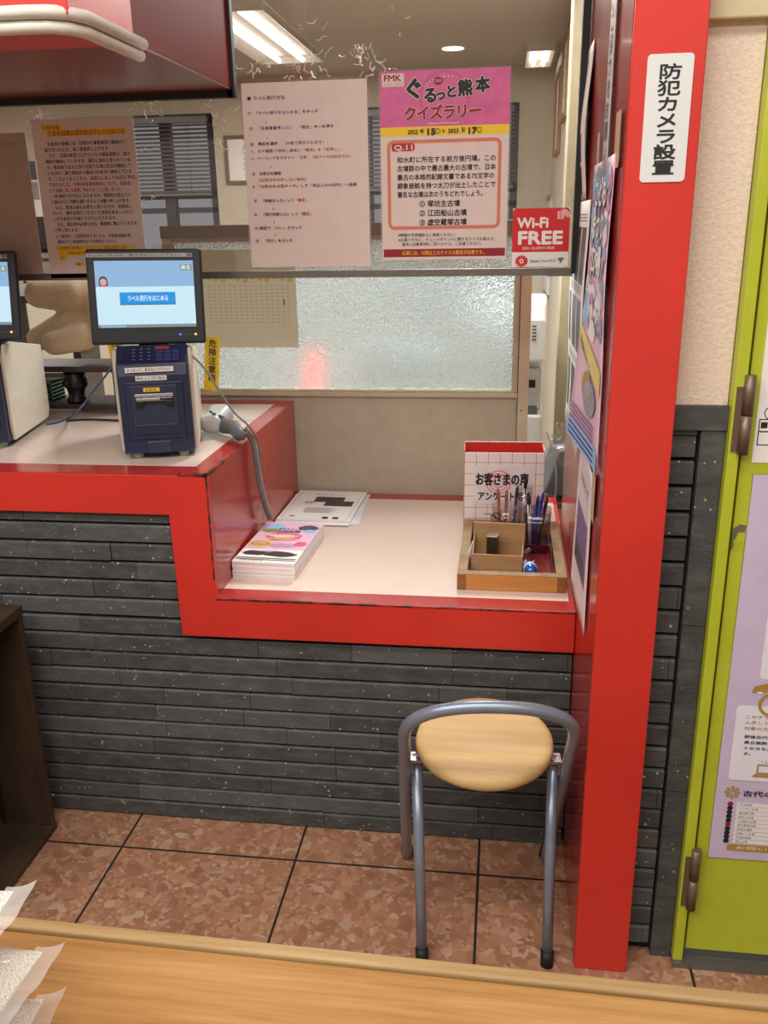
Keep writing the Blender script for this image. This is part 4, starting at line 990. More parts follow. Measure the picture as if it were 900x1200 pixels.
# coil hanging from the handle down over the step side
path = [tip+Vector((0.002, -0.002, 0.0)), at(288, 505, 0, -0.652), at(297, 520, 0, -0.650), at(301, 545, 0, -0.648), at(306, 572, 0, -0.645), at(312, 595, 0, -0.642), at(317, 607, 0, -0.640)]
path[1].z = max(path[1].z, 0.96)
fine = []
for i in range(len(path)-1):
    p0, p1, p2, p3 = path[max(i-1, 0)], path[i], path[i+1], path[min(i+2, len(path)-1)]
    for k in range(60):
        t = k/60; fine.append(0.5*((2*p1)+(-p0+p2)*t+(2*p0-5*p1+4*p2-p3)*t*t+(-p0+3*p1-3*p2+p3)*t**3))
L_ = 0; hel = []
for i in range(1, len(fine)):
    d_ = fine[i]-fine[i-1]; L_ += d_.length; t = d_.normalized(); u_ = t.orthogonal().normalized(); u_ = (Vector((0, 1, 0))-t*t.y).normalized(); w__ = t.cross(u_)
    a = L_/0.0056*2*PI
    hel.append((fine[i], u_, w__, L_))
tot = hel[-1][3]; N = int(tot/0.0056*9); pts = []; j = 0
for q in range(N):
    s_ = tot*q/N
    while hel[j][3] < s_: j += 1
    P_, u_, w__, _ = hel[j]; a = s_/0.0056*2*PI; pts.append(P_+(u_*math.cos(a)+w__*math.sin(a))*0.0072)
b = SB(); b.tube(pts, 0.0021, plain('grey_cord', (128, 124, 120), 0.5), 5); b.build('coiled_cord', sr)
pg = [at(222, 414, 1, 0.235), at(240, 432, 1, 0.20), at(258, 460, 1, 0.20), at(275, 484, 1, 0.22), at(292, 500, 1, 0.245), at(303, 520, 0, -0.648), at(306, 550, 0, -0.646)]
cable('scanner_lead', pg, 0.0028, plain('grey_cord', (96, 94, 92)), 'thin dark lead running from the navy printer to the scanner', 'cable')

# ================================================================ ON THE LOW COUNTER
# stack of pink flyers
fl = empty('flyer_stack', (-0.576, 0.262, CL+0.0006), 'thick stack of pink event flyers against the red step', 'flyers', rz=math.radians(-2.5))
rr = random.Random(3); b = MB(); z = 0; k = 0
while z < 0.044:
    t = 0.0042; dx, dy = rr.uniform(-.0012, .0012), rr.uniform(-.0014, .0014); sag = 0
    c_ = PAPER if k % 3 else plain('blush_paper_edge', (240, 214, 220), 0.6)
    b.box(-0.081+dx, 0.081+dx, -0.152+dy, 0.152+dy, z, z+t-0.0004, c_); z += t; k += 1
b.build('flyer_pile', fl)
p = Print(.162, .304, lambda u, v, l: (-0.081+u, 0.152-v, z+l+0.0002)); p.rect(0, 0, 1, 1, PAPER, 0); p.rect(0, 0, 1, .70, PINKPR, 1)
FP = plain('flyer_hot_pink', (222, 92, 130), 0.4, var=0.2, scale=90); FO = plain('flyer_orange', (230, 180, 90), 0.4, var=0.2, scale=90)
def blob(u, v, ru, rv, m, l, seed=0, n=18):
    q = random.Random(seed); ph = q.uniform(0, 6); p.poly([(min(.99, max(.01, u+ru*(1+.12*math.sin(4*k+ph))*math.cos(k*2*PI/n))), v-rv*(1+.12*math.sin(5*k+ph))*math.sin(k*2*PI/n)) for k in range(n)][::-1], m, l)
blob(.22, .16, .2, .10, SKYPR, 2, 1); blob(.18, .23, .16, .05, plain('flyer_olive', (150, 140, 80), 0.4, var=.3, scale=90), 3, 2); blob(.80, .13, .18, .07, DARKPH, 2, 3); blob(.86, .22, .12, .04, SKYPR, 3, 4)
blob(.5, .38, .30, .11, FP, 3, 5); blob(.5, .36, .26, .035, PAPER, 4, 6); blob(.5, .43, .24, .03, FO, 4, 7); blob(.2, .57, .22, .08, FO, 3, 8); blob(.20, .57, .16, .045, GOLD, 4, 9); blob(.60, .60, .22, .055, plain('flyer_mauve', (190, 150, 180), .4, var=.2, scale=80), 3, 10); blob(.87, .55, .10, .06, FP, 3, 11)
for j, t in enumerate(('サクラフェス', '大感謝祭')): p.text(t, .30, .19+j*.06, .05, INK, .72, .03, 5)
p.text('くまもと広場', .27, .355, .035, FP, .73, .02, 6); p.text('10月9日(日)', .08, .57, .04, PAPER, .34, .02, 6)
p.rect(.02, .72, .98, .90, PAPER, 2); blob(.25, .80, .20, .055, plain('photo_brown', (60, 50, 52), .4, var=.4, scale=90), 3, 12); blob(.66, .81, .27, .06, plain('photo_brown', (60, 50, 52)), 3, 13); blob(.5, .79, .42, .05, plain('photo_grey', (150, 140, 140), .4, var=.3, scale=90), 2.5, 14)
p.rect(.02, .90, .98, .915, INK, 2); p.rect(.02, .935, .98, .95, DARKPH, 2); p.text('主催 広場の会', .1, .968, .02, INK, .5, .0, 3)
p.build('top_flyer', fl)

# loose printed sheets
def handout(x, y, rz, z, label, printed=False):
    o = sheet('handout', 0.225, 0.30, (0, 0, 0), label, 'paper', PAPER if z > .003 else plain('grey_white_paper', (214, 214, 218), 0.6), 'sheets beside the flyers', t=0.0022)
    M_ = Matrix.Translation((x, y, CL+0.0030+z)) @ Matrix.Rotation(rz, 4, 'Z') @ Matrix.Rotation(-PI/2, 4, 'X'); o.matrix_world = M_
    o.location = M_.to_translation(); o.rotation_euler = M_.to_euler()
    if printed:
        p = Print(.225, .30); pb = plain('photo_brown', (60, 50, 52), .4, var=.4, scale=90)
        p.frame(.05, .03, .95, .97, .004, INKGREY, 1); p.text('革のおもてなし', .26, .14, .035, INKGREY, .78, .01); p.rect(.32, .22, .74, .40, pb, 1); p.rect(.50, .36, .90, .53, plain('photo_brown', (60, 50, 52)), 2)
        for q in range(9): a = q*2*PI/9; p.poly([(.27+.01*math.cos(a), .43-.01*math.sin(a)), (.27+.07*math.cos(a-.2), .43-.05*math.sin(a-.2)), (.27+.07*math.cos(a+.2), .43-.05*math.sin(a+.2))][::-1], GOLD, 2)
        for q in range(8): p.rect(.28, .60+q*.022, .28+(.42 if q % 3 else .36), .607+q*.022, INKGREY, 1)
        p.rect(.60, .88, .68, .94, INK, 1); p.rect(.74, .88, .82, .94, INK, 1); p.poly([(.18+.04*math.cos(q*PI/5), .88-.025*math.sin(q*PI/5)) for q in range(10)][::-1], GOLD, 1)
        p.build('printing', o)
    return o
handout(-0.645, 0.832, math.radians(2), 0.0, 'grey-white sheet at the bottom of the papers by the flyer stack')
handout(-0.662, 0.822, math.radians(0), 0.0032, 'white sheet under the printed handout by the flyer stack')
handout(-0.655, 0.850, math.radians(-1.5), 0.0064, 'top handout with a dark photo of leather goods, behind the flyer stack', True)

# survey box of gridded card
sb = empty('survey_box', (0.008, 0.56, CL+0.0006), 'white card box with red grid and handwritten survey sign', 'box', rz=math.radians(1.5))
GR = NT('gridded_card'); pos = GR.co(); sp = GR.n('ShaderNodeSeparateXYZ'); GR.l(pos, sp.inputs[0])
def gl(o, off): return GR.math('LESS_THAN', GR.math('ABSOLUTE', GR.math('SUBTRACT', GR.math('FRACT', GR.math('DIVIDE', GR.math('ADD', o, off), 0.033)), 0.5)), 0.022)
GR.color(GR.mix(GR.math('MAXIMUM', gl(sp.outputs[0], 0.0275), gl(sp.outputs[2], 0.010)), lin((232, 222, 216)), lin((206, 84, 76)))); GR.set(0.45)
w, h, d = 0.112, 0.245, 0.085
b = MB(); b.box(-w, w, -d/2, -d/2+.003, 0, h-.012, GR.m); b.box(-w, w, d/2-.003, d/2, 0, h, GR.m); b.box(-w, -w+.003, -d/2, d/2, 0, h-.006, GR.m); b.box(w-.003, w, -d/2, d/2, 0, h-.006, GR.m); b.box(-w, w, -d/2, d/2, 0, .003, GR.m)
b.build('card_box', sb, bevel=0.002)
b = MB(); b.box(-w+.003, w-.003, d/2-.005, d/2-.0032, 0.004, h-.002, BOXRED); b.box(-w+.0032, -w+.0045, -d/2+.003, d/2-.003, .004, h-.010, BOXRED); b.box(w-.0045, w-.0032, -d/2+.003, d/2-.003, .004, h-.010, BOXRED); b.box(-w+.003, w-.003, -d/2+.0032, -d/2+.0045, .004, h-.016, BOXRED); b.build('red_lining', sb)
b = MB(); b.box(-0.083, 0.081, -d/2-.0016, -d/2-.0004, h-.163, h-.050, plain('handwritten_card', (228, 218, 218), 0.4)); lb = b.build('sign_card', sb)
p = Print(.164, .113, lambda u, v, l: (-.083+u, -d/2-.0016-l, h-.050-v))
for r_ in (.09, .15, .205): p.ring(.42, .42, r_, .022, plain('pink_spiral', (226, 132, 140), .5, var=0), 1)
p.text('お客さまの声', .02, .34, .30, INK, .93, .06, 3); p.text('アンケート用紙', .06, .78, .22, INK, .97, .05, 3); p.build('lettering', lb)

# wooden tray with everything in it
TZ = CL+0.0006; TX0, TX1, TY0, TY1 = -0.098, 0.162, 0.092, 0.50
tr = empty('wooden_tray', (0.032, 0.296, TZ), 'shallow honey-coloured wooden tray at the pillar end of the low counter', 'tray')
hx, hy = (TX1-TX0)/2, (TY1-TY0)/2
b = MB(); b.box(-hx+.021, hx-.021, -hy, -hy+.022, 0, .040, TRAYWOOD); b.build('front_wall', tr, bevel=0.0015)
b = MB(); b.box(-hx+.021, hx-.021, hy-.022, hy, 0, .040, TRAYWOOD); b.build('back_wall', tr, bevel=0.0015)
E2 = m_wood('tray_end_grain', (120, 72, 30), (140, 88, 40), (160, 106, 54), knots=False)
b = MB(); b.box(-hx, -hx+.021, -hy, hy, 0, .040, E2); b.build('side_wall', tr, bevel=0.0015)
b = MB(); b.box(hx-.021, hx, -hy, hy, 0, .040, E2); b.build('side_wall', tr, bevel=0.0015)
b = MB(); rim = .024
b.box(-hx, hx, -hy, -hy+rim, .040, .0415, TRAYRIM); b.box(-hx, hx, hy-rim, hy, .040, .0415, TRAYRIM); b.box(-hx, -hx+rim, -hy+rim, hy-rim, .040, .0415, TRAYRIM); b.box(hx-rim, hx, -hy+rim, hy-rim, .040, .0415, TRAYRIM); b.build('weathered_rim', tr)
b = MB(); b.box(-hx+.02, hx-.02, -hy+.02, hy-.02, .004, .009, plain('tray_dark_bottom', (70, 58, 50), 0.6)); b.build('bottom', tr)
# maroon plastic insert
it = MB(); it.box(-.108, .1, -.105, .10, 0, .002, plain('maroon_plastic', (120, 32, 36), 0.3)); MP = plain('maroon_plastic', (120, 32, 36))
it.box(-.108, .1, -.105, -.1025, 0, .022, MP); it.box(-.108, .1, .0975, .10, 0, .022, MP); it.box(-.108, -.1055, -.105, .1, 0, .022, MP); it.box(.0975, .1, -.105, .1, 0, .022, MP)
o = it.build('maroon_dish', loc=(0.034, 0.235, TZ+.0095), bevel=0.002); tag(o, 'maroon plastic dish lying inside the wooden tray', 'dish')
# plywood card holder
ch = empty('card_holder', (-0.002, 0.235, TZ+.0118), 'small plywood card holder open at the front, inside the tray', 'holder', rz=math.radians(-3))
b = MB(); b.box(-.066, .066, .040, .045, 0, .098, KRAFT); b.build('back_board', ch, bevel=.001)
b = MB(); b.box(-.064, .064, -.048, -.043, 0, .044, KRAFT); b.build('front_board', ch, bevel=.001)
b = MB(); b.prism([(-.043, 0), (.040, 0), (.040, .074), (-.020, .036), (-.043, .034)], 0, -.064, -.060, KRAFT); b.build('side_board', ch, bevel=.001)
b = MB(); b.prism([(-.043, 0), (.040, 0), (.040, .06), (-.020, .036), (-.043, .034)], 0, .060, .064, KRAFT); b.build('side_board', ch, bevel=.001)
b = MB(); b.box(-.06, .06, -.043, .04, 0, .004, KRAFT); b.build('base_board', ch)
b = MB(); b.prism([(-.015, -.012), (.012, -.016), (.017, .010), (-.010, .014)], 2, 0, .072, plain('dark_bronze_block', (62, 48, 38), .25, .4)); b.prism([(-.016, -.013), (.0125, -.017), (.018, .011), (-.0105, .015)], 2, .072, .075, plain('pewter_block', (132, 120, 110), .35, .5))
o = b.build('stamp_block', loc=(-.016, .238, TZ+.0163), bevel=.001); tag(o, 'dark square stamp block standing in the plywood card holder', 'stamp')
# pen cups
def cup(name, x, y, r0, r1, h, m, label, sq=False):
    e = MB(); prof = [(r0*.2, .002), (r0, .002), (r1, h), (r1-.0015, h), (r0-.0015, .004), (r0*.2, .004)]
    n = 40; vs = []; fs = []
    for r_, z in prof:
        for k in range(n):
            a = 2*PI*k/n; c_, s_ = math.cos(a), math.sin(a); q = 1/(abs(c_)**6+abs(s_)**6)**(1/6) if sq else 1
            vs.append((r_*q*c_, r_*q*s_, z))
    for i in range(len(prof)-1):
        for k in range(n): fs.append((i*n+k, i*n+(k+1) % n, (i+1)*n+(k+1) % n, (i+1)*n+k))
    fs.append(tuple(range(n))[::-1]); L = (len(prof)-1)*n; fs.append(tuple(L+k for k in range(n)))
    e.add(vs, fs, m, True); o = e.build(name, loc=(x, y, TZ+.012)); return tag(o, label, 'cup', 'plastic cups in the tray')
cup('pen_cup', 0.098, 0.345, .030, .036, .115, CUPSMOKE, 'smoky plastic pen cup at the right of the wooden tray', True)
cup('glasses_cup', 0.020, 0.405, .036, .042, .105, CUPCLEAR, 'clear plastic cup holding reading glasses behind the card holder', False)
cup('small_clear_cup', 0.066, 0.440, .018, .022, .15, CUPCLEAR, 'narrow clear tube between the two cups, against the survey box', False)
def pen(base, tipv, body, cap, label, r=.0045, kind='pen'):
    b_ = Vector(base); t_ = Vector(tipv); d = (t_-b_); r_ = empty('pen', b_, label, 'pen', 'pens in the tray cups')
    q = Vector((0, 0, 1)).rotation_difference(d.normalized()); r_.rotation_euler = q.to_euler(); L = d.length
    e = MB(); e.tube([(0, 0, .012), (0, 0, L*.80)], r, body, 12); e.build('barrel', r_)
    e = MB(); e.tube([(0, 0, 0), (0, 0, .012)], [.0008, r*.9], CHROME, 10); e.build('tip', r_)
    e = MB(); e.tube([(0, 0, L*.80), (0, 0, L-.006)], [r*1.05, r*1.0], cap, 12); e.tube([(0, 0, L-.006), (0, 0, L)], r*.55, cap, 10); e.build('cap', r_)
    e = MB(); e.box(-r*.35, r*.35, -r-.0032, -r-.0018, L*.66, L*.92, cap); e.box(-r*.35, r*.35, -r-.003, -r*.6, L*.89, L*.92, cap); e.build('clip', r_)
zb = TZ+.018; NB = plain('pen_blue', (30, 44, 140), .3); NK = plain('pen_black', (24, 24, 28), .3); NW = plain('pen_white', (225, 225, 228), .3); NBR = plain('pen_brown', (150, 88, 52), .35); NP = plain('pen_purple', (84, 66, 100), .35)
pen((0.090, 0.340, zb), (0.112, 0.362, zb+.150), NB, NB, 'blue pen leaning right in the smoky cup')
pen((0.086, 0.350, zb), (0.100, 0.372, zb+.138), NB, NK, 'blue pen with dark cap in the middle of the smoky cup')
pen((0.100, 0.335, zb), (0.122, 0.345, zb+.146), NK, NK, 'black pen at the right rim of the smoky cup')
pen((0.082, 0.335, zb), (0.074, 0.352, zb+.150), NW, NK, 'white pen with black clip at the left of the smoky cup')
pen((0.066, 0.440, zb), (0.068, 0.448, zb+.168), NW, NK, 'white pen standing in the narrow clear tube')
pen((0.004, 0.398, zb), (-0.006, 0.420, zb+.142), NBR, NBR, 'brown pen leaning left in the clear cup')
pen((0.014, 0.412, zb), (0.018, 0.426, zb+.136), NBR, NBR, 'brown pen upright in the clear cup')
pen((0.034, 0.398, zb), (0.046, 0.416, zb+.150), NP, NK, 'purple pen leaning right in the clear cup')
# reading glasses in the clear cup
gs = empty('reading_glasses', (0.012, 0.372, TZ+.075), 'folded reading glasses standing in the clear cup', 'glasses'); gs.rotation_euler = (math.radians(-18), math.radians(38), 0.1)
TORT = plain('tortoise_rim', (96, 66, 50), .3, var=.4, scale=120)
for s in (-1, 1):
    e = MB(); e.tube([(s*.0215+.019*math.cos(k*PI/10), 0, .015*math.sin(k*PI/10)) for k in range(20)], .0016, TORT, 8, closed=True); e.build('rim', gs)
    e = MB(); e.add([(s*.0215+.0185*math.cos(k*PI/10), 0, .0145*math.sin(k*PI/10)) for k in range(20)], [tuple(range(20))], CUPCLEAR); e.build('lens', gs)
    e = MB(); e.tube([(s*.040, 0, .004), (s*.041, .006, .004), (s*.02, .010, .002), (s*-.045, .012, 0), (s*-.058, .013, -.010)], .0014, TORT, 6); e.build('temple', gs)
e = MB(); e.tube([(-.003, 0, .003), (0, -.001, .006), (.003, 0, .003)], .0015, TORT, 6); e.build('bridge', gs)
# blue-white wrapped sweet and a folded slip, clip
sw = empty('wrapped_sweet', (0.078, 0.168, TZ+.0122), 'shiny blue and white wrapped sweet in the maroon dish', 'sweet', rz=.1)
sw.scale = (1.7, 1.7, 1.7)
BF = plain('blue_foil', (60, 110, 200), .2, .6); WF = plain('white_foil', (226, 232, 244), .2, .3)
e = MB(); e.tube([(0, -.016, .010), (0, -.012, .010), (0, 0, .0105), (0, .012, .010), (0, .016, .010)], [.004, .0085, .0098, .0085, .004], BF, 14); e.tube([(0, -.004, .0105), (0, .004, .0105)], .0101, WF, 14); e.build('wrapped_body', sw)
for s in (-1, 1):
    e = MB(); e.add([(-.002, s*.015, .010), (.002, s*.015, .010), (.010, s*.028, .013), (.004, s*.026, .007), (-.003, s*.028, .014), (-.010, s*.026, .008)], [(0, 1, 2, 3), (0, 3, 4, 5)], WF); e.build('twisted_end', sw)
e = MB()
for k in range(5): e.tube([(-.081+k*.0012, .14+k*.006, TZ+.012), (-.079, .21+k*.004, TZ+.022+.003*k), (-.066, .25+k*.003, TZ+.040+.006*k)], .0016, plain('grey_slip', (196, 196, 200), .4), 6)
o = e.build('paper_clip_bundle'); tag(o, 'bundle of pale wires leaning on the left of the card holder', 'clips')
e = MB(); e.box(-.011, .011, -.003, .003, 0, .009, STEELPAINT); o = e.build('binder_clip', loc=(.074, .262, TZ+.0365), rot=(0, math.radians(-35), .4), bevel=.001); tag(o, 'small grey binder clip by the right of the card holder', 'clip')

# ================================================================ FOLDING STOOL
st = empty('folding_stool', (-0.02, -0.26, 0), 'grey tube folding stool with round pale wood seat', 'stool', rz=math.radians(5))
b = MB(); b.lathe([(.100, .440), (.135, .441), (.1425, .448), (.144, .456), (.1425, .464), (.137, .4695), (.125, .472), (.02, .4715)], BEECH, (0, 0, -.456), 56); b.build('seat', st, loc=(0, .004, .456), rot=(math.radians(5), 0, 0))
def arc_pts():
    pts = []; Yb, Yt = .195, -.168
    def pl(x, z): return (x, Yb+(Yt-Yb)*(z/.64), z)
    pts += [pl(-.170, .012), pl(-.169, .20), pl(-.167, .40), pl(-.165, .50)]
    for k in range(13):
        a = PI-k*PI/12; pts.append(pl(.165*math.copysign(abs(math.cos(a))**.85, math.cos(a)), .535+.108*abs(math.sin(a))**.8))
    pts += [pl(.165, .50), pl(.167, .40), pl(.169, .20), pl(.170, .012)]
    return pts
def smooth(pts, n=6):
    P = [Vector(q) for q in pts]; out = []
    for i in range(len(P)-1):
        p0, p1, p2, p3 = P[max(i-1, 0)], P[i], P[i+1], P[min(i+2, len(P)-1)]
        for k in range(n):
            t = k/n; out.append(0.5*((2*p1)+(-p0+p2)*t+(2*p0-5*p1+4*p2-p3)*t*t+(-p0+3*p1-3*p2+p3)*t**3))
    return out+[P[-1]]
b = MB(); b.tube(smooth(arc_pts()), .0125, STEELPAINT, 14); b.build('hoop_frame', st)
for s in (-1, 1):
    b = MB(); b.tube([(s*.132, -.128, .012), (s*.142, -.012, .437)], .0115, STEELPAINT, 14); lg = b.build('leg', st)
    b = MB(); b.tube([(s*.1315, -.1315, .0), (s*.1325, -.123, .032)], .0138, BLACKRUB, 14); b.build('rubber_foot', lg)
    b = MB(); b.box(min(s*.112, s*.158), max(s*.112, s*.158), -.040, -.006, .431, .4375, CHROME); b.box(min(s*.150, s*.154), max(s*.150, s*.154), -.040, -.006, .405, .437, CHROME); b.build('bracket', st, bevel=.001)
    b = MB(); b.tube([(s*.150, -.024, .412), (s*.185, -.024, .412)], .0042, CHROME, 10); b.build('bolt', st); b = MB(); b.tube([(s*.150, .035, .295), (s*.178, .035, .295)], .004, CHROME, 10); b.build('bolt', st)
    b = MB(); b.tube([(s*.170, .2085, .0), (s*.170, .188, .035)], .0148, BLACKRUB, 14); b.build('rubber_foot', st)

# ================================================================ FOREGROUND TABLE AND BAGS
tb = empty('display_table', (-0.1, -1.34, 0), 'varnished pine display table in the foreground', 'table', rz=math.radians(-0.85))
b = MB()
for k in range(4): b.box(-1.4, 1.4, .240-.125*(k+1)+.0008, .240-.125*k-.0004, .662, .697, PINE)
b.build('table_top', tb, bevel=.002)
b = MB(); b.box(-1.4, 1.4, .2405, .258, .648, .703, PINE_PALE); b.build('edge_lip', tb, bevel=.004, seg=3)
for y_ in (.17, -.25):
    b = MB(); b.box(-1.24, 1.24, y_, y_+.025, .56, .661, PINE); b.build('apron', tb)
for sx_ in (-1.28, 1.28):
    for sy_ in (.19, -.22): b = MB(); b.box(sx_-.03, sx_+.03, sy_-.03, sy_+.03, 0, .661, PINE); b.build('leg', tb, bevel=.003)

def rice_bag(loc, rz, L, Wd_, T, label, tilt=0.0):
    r = empty('grain_bag', loc, label, 'bag', 'clear bags of white grains'); r.rotation_euler = (0, tilt, rz)
    nu, nv = 26, 20
    def top(u, v, sgn):
        e = max(0, 1-abs(2*u-1)**3.2)**.55*max(0, 1-abs(2*v-1)**3.0)**.55
        rp = .004*math.sin(u*17+v*9)+.003*math.sin(v*23-u*5)
        return Vector(((u-1)*L*(1-.02*math.sin(v*PI)), (v-.5)*Wd_*(1-.05*(1-abs(2*u-1)**2)), T*.45+sgn*(T*.5*e+rp*e*.6)))
    for nm, sc_, m in (('grain_filling', .97, GRAIN),):
        e = MB()
        for sgn in (1, -1):
            vs = []; fs = []
            for j in range(nv+1):
                for i in range(nu+1):
                    q = top(i/nu, j/nv, sgn)
                    if nm == 'grain_filling': q = Vector((q.x*.98-.002, q.y*.95, T*.45+(q.z-T*.45)*.93))
                    vs.append(q)
            for j in range(nv):
                for i in range(nu):
                    a = j*(nu+1)+i; f = (a, a+1, a+nu+2, a+nu+1); fs.append(f if sgn > 0 else f[::-1])
            e.add(vs, fs, m, True)
        e.build(nm, r)
    e = MB(); vs = []; n = 24
    for i in range(n+1):
        v = i/n
        for k in range(5):
            t = k/4; vs.append((-.012+t*.031, (v-.5)*Wd_*(1.0+.03*t), T*.45+.003*t*math.sin(v*11+t*2)+.0015*math.sin(v*31)*t+.008*t*t))
    fs = [(i*5+k, i*5+k+1, (i+1)*5+k+1, (i+1)*5+k) for i in range(n) for k in range(4)]
    e.add(vs, fs, BAGFILM, True); e.build('sealed_end', r)
TT = .7025
rice_bag((-0.450, -1.308, TT+.001), math.radians(4), .30, .20, .070, 'bottom bag of white grains on the pine table', 0.0)
rice_bag((-0.452, -1.312, TT+.068), math.radians(-3), .30, .20, .070, 'middle bag of white grains in the pile on the pine table', 0.02)
rice_bag((-0.463, -1.310, TT+.140), math.radians(3), .29, .20, .070, 'topmost bag of white grains in the pile on the pine table', 0.02)

# ================================================================ DARK WOODEN CRATE
cr = empty('wooden_crate', (-1.36, -0.26, 0), 'dark stained open wooden crate on the floor against the stone wall', 'crate')
b = MB(); b.box(-.24, .225, .172, .190, .018, .615, DARKWOOD); b.build('far_board', cr, bevel=.002)
b = MB(); b.box(-.24, .225, -.20, -.182, .018, .615, DARKWOOD); b.build('near_board', cr, bevel=.002)
b = MB(); b.box(-.24, .228, -.20, .190, 0, .018, DARKWOOD); b.build('bottom_board', cr, bevel=.002)
b = MB(); b.box(-.24, .228, -.20, .190, .615, .640, DARKWOOD); b.build('top_board', cr, bevel=.002)
b = MB(); b.box(-.24, -.222, -.182, .172, .018, .615, DARKWOOD); b.build('back_board', cr, bevel=.002)
b = MB(); b.box(.09, .10, .166, .172, .018, .615, plain('crate_dark_gap', (24, 17, 12), .8)); b.build('dark_gap_strip', cr)  # dark strip added to draw the gap where the boards meet

# ================================================================ PLUSH AND ITS RACK, BEHIND THE PRINTERS
rk = empty('small_rack', (-1.34, 0.70, CU+.0006), 'dark brown two-tier rack at the back of the upper counter', 'rack')
b = MB(); b.box(-.19, .20, -.08, .08, .128, .146, DARKBOARD); b.build('top_shelf', rk, bevel=.002)
b = MB(); b.box(-.19, .20, -.08, .08, .016, .030, DARKBOARD); b.build('lower_shelf', rk, bevel=.002)
for x in (-.185, .180):
    b = MB(); b.box(x, x+.015, -.078, .078, 0, .128, DARKBOARD); b.build('side_panel', rk, bevel=.002)
b = MB(); b.lathe([(.030, 0), (.034, .006), (.024, .018), (.028, .04), (.040, .055), (.036, .072), (.030, .080), (.034, .094), (.026, .0945)], plain('black_glaze', (16, 16, 17), .35), n=28)
o = b.build('black_vase', loc=(-1.30, .665, CU+.0312)); tag(o, 'black vase-shaped stand on the lower shelf of the dark rack', 'vase')
b = MB(); hx = .05
for k in range(6): b.box(-hx-.001, hx+.001, -.041, .041, k*.011, k*.011+.005, plain('green_basket', (30, 104, 78), .4))
for k in range(7): b.box(-hx+k*.0165-.002, -hx+k*.0165+.002, -.04, .04, 0, .06, plain('green_basket', (30, 104, 78)))
o = b.build('green_basket', loc=(-1.43, .70, CU+.0312)); tag(o, 'small green basket beside the black vase on the rack', 'basket')

def plush():
    P0 = (-1.30, .69, CU+.147); r = empty('teddy_bear', P0, 'tan plush bear lying on the dark rack between the two printers', 'plush toy')
    bm = bmesh.new()
    def sph(c, rx, ry, rz_, rot=0):
        m_ = Matrix.Translation(c) @ Matrix.Rotation(rot, 4, 'Y') @ Matrix.Diagonal((rx, ry, rz_, 1)); bmesh.ops.create_uvsphere(bm, u_segments=24, v_segments=16, radius=1, matrix=m_)
    def limb(a, c, ra, rb, n=9):
        a, c = Vector(a), Vector(c)
        for k in range(n): t = k/(n-1); q = a.lerp(c, t); rr_ = ra+(rb-ra)*t; sph(q, rr_, rr_, rr_)
    def q(x, y, Y): return at(x, y, 1, Y)-Vector(P0)
    sph(q(97, 384, .70), .062, .062, .078)                      # body
    sph(q(98, 347, .71), .066, .06, .062)                       # chest and back
    limb(q(88, 346, .69), q(46, 344, .665), .054, .043)         # raised arm reaching left
    limb(q(88, 374, .68), q(46, 397, .665), .042, .036)         # far leg
    limb(q(98, 394, .645), q(66, 402, .625), .043, .036)        # near leg
    sph(q(64, 402, .625), .038, .034, .036)                     # foot
    sph(q(140, 338, .74), .070, .066, .062)                     # head, behind the monitor
    sph(q(126, 318, .74), .022, .016, .022); sph(q(158, 318, .74), .022, .016, .022); sph(q(150, 345, .69), .032, .03, .028)
    limb(q(110, 360, .70), q(135, 392, .64), .038, .032)
    me = bpy.data.meshes.new('plush_body'); bm.to_mesh(me); bm.free(); me.materials.append(PLUSH)
    o = bpy.data.objects.new('plush_body', me); COL.objects.link(o); o.parent = r
    m_ = o.modifiers.new('remesh', 'REMESH'); m_.mode = 'VOXEL'; m_.voxel_size = .005; m_.use_smooth_shade = True
    m_ = o.modifiers.new('soften', 'SMOOTH'); m_.iterations = 6; m_.factor = .5
    for s in (-1, 1):
        e = MB(); e.lathe([(.001, -.006), (.005, -.004), (.0065, 0), (.005, .004), (.001, .006)], BLACK, tuple(q(146+s*9, 333, .682)), 12); e.build('eye', r)
    e = MB(); e.lathe([(.002, -.006), (.010, -.003), (.010, .003), (.002, .006)], BLACK, tuple(q(151, 344, .66)), 12); e.build('nose', r)
plush()

# ================================================================ THINGS IN THE OFFICE
# picture frame on the far wall and certificates along the right-hand office wall
def wall_frame(loc, w, h, rz, label, m, gp=None, inner=PAPER):
    r = empty('picture_frame', loc, label, 'frame', gp, rz)
    b = MB(); t = .022
    b.box(-w/2, w/2, -.018, 0, -h/2, -h/2+t, m); b.box(-w/2, w/2, -.018, 0, h/2-t, h/2, m); b.box(-w/2, -w/2+t, -.018, 0, -h/2+t, h/2-t, m); b.box(w/2-t, w/2, -.018, 0, -h/2+t, h/2-t, m); b.build('moulding', r, bevel=.002)
    b = MB(); b.box(-w/2+t, w/2-t, -.006, -.002, -h/2+t, h/2-t, inner); s = b.build('picture', r)
    p = Print(w, h, lambda u, v, l: (-w/2+u, -.006-l, h/2-v))
    for k in range(5): p.rect(.3, .25+k*.11, .7, .265+k*.11, INKGREY, 1)
    p.build('lettering', s); return r
FRW = plain('gilt_wood_frame', (150, 108, 60), .45)
wall_frame((-1.66, OY1-.002, 1.90), .40, .30, 0, 'wooden frame on the far office wall beside the blind', plain('walnut_frame', (110, 86, 60), .5))
for y, z, h, t in ((2.35, 2.17, .40, 'gilt-framed certificate nearest the screen, high on the right office wall'), (2.85, 2.14, .38, 'second gilt-framed certificate along the right office wall'), (3.45, 2.04, .42, 'third and lowest gilt-framed certificate along the right office wall')): wall_frame((OX1-.002, y, z), .42, h, -PI/2, t, FRW, 'certificates on the right office wall')
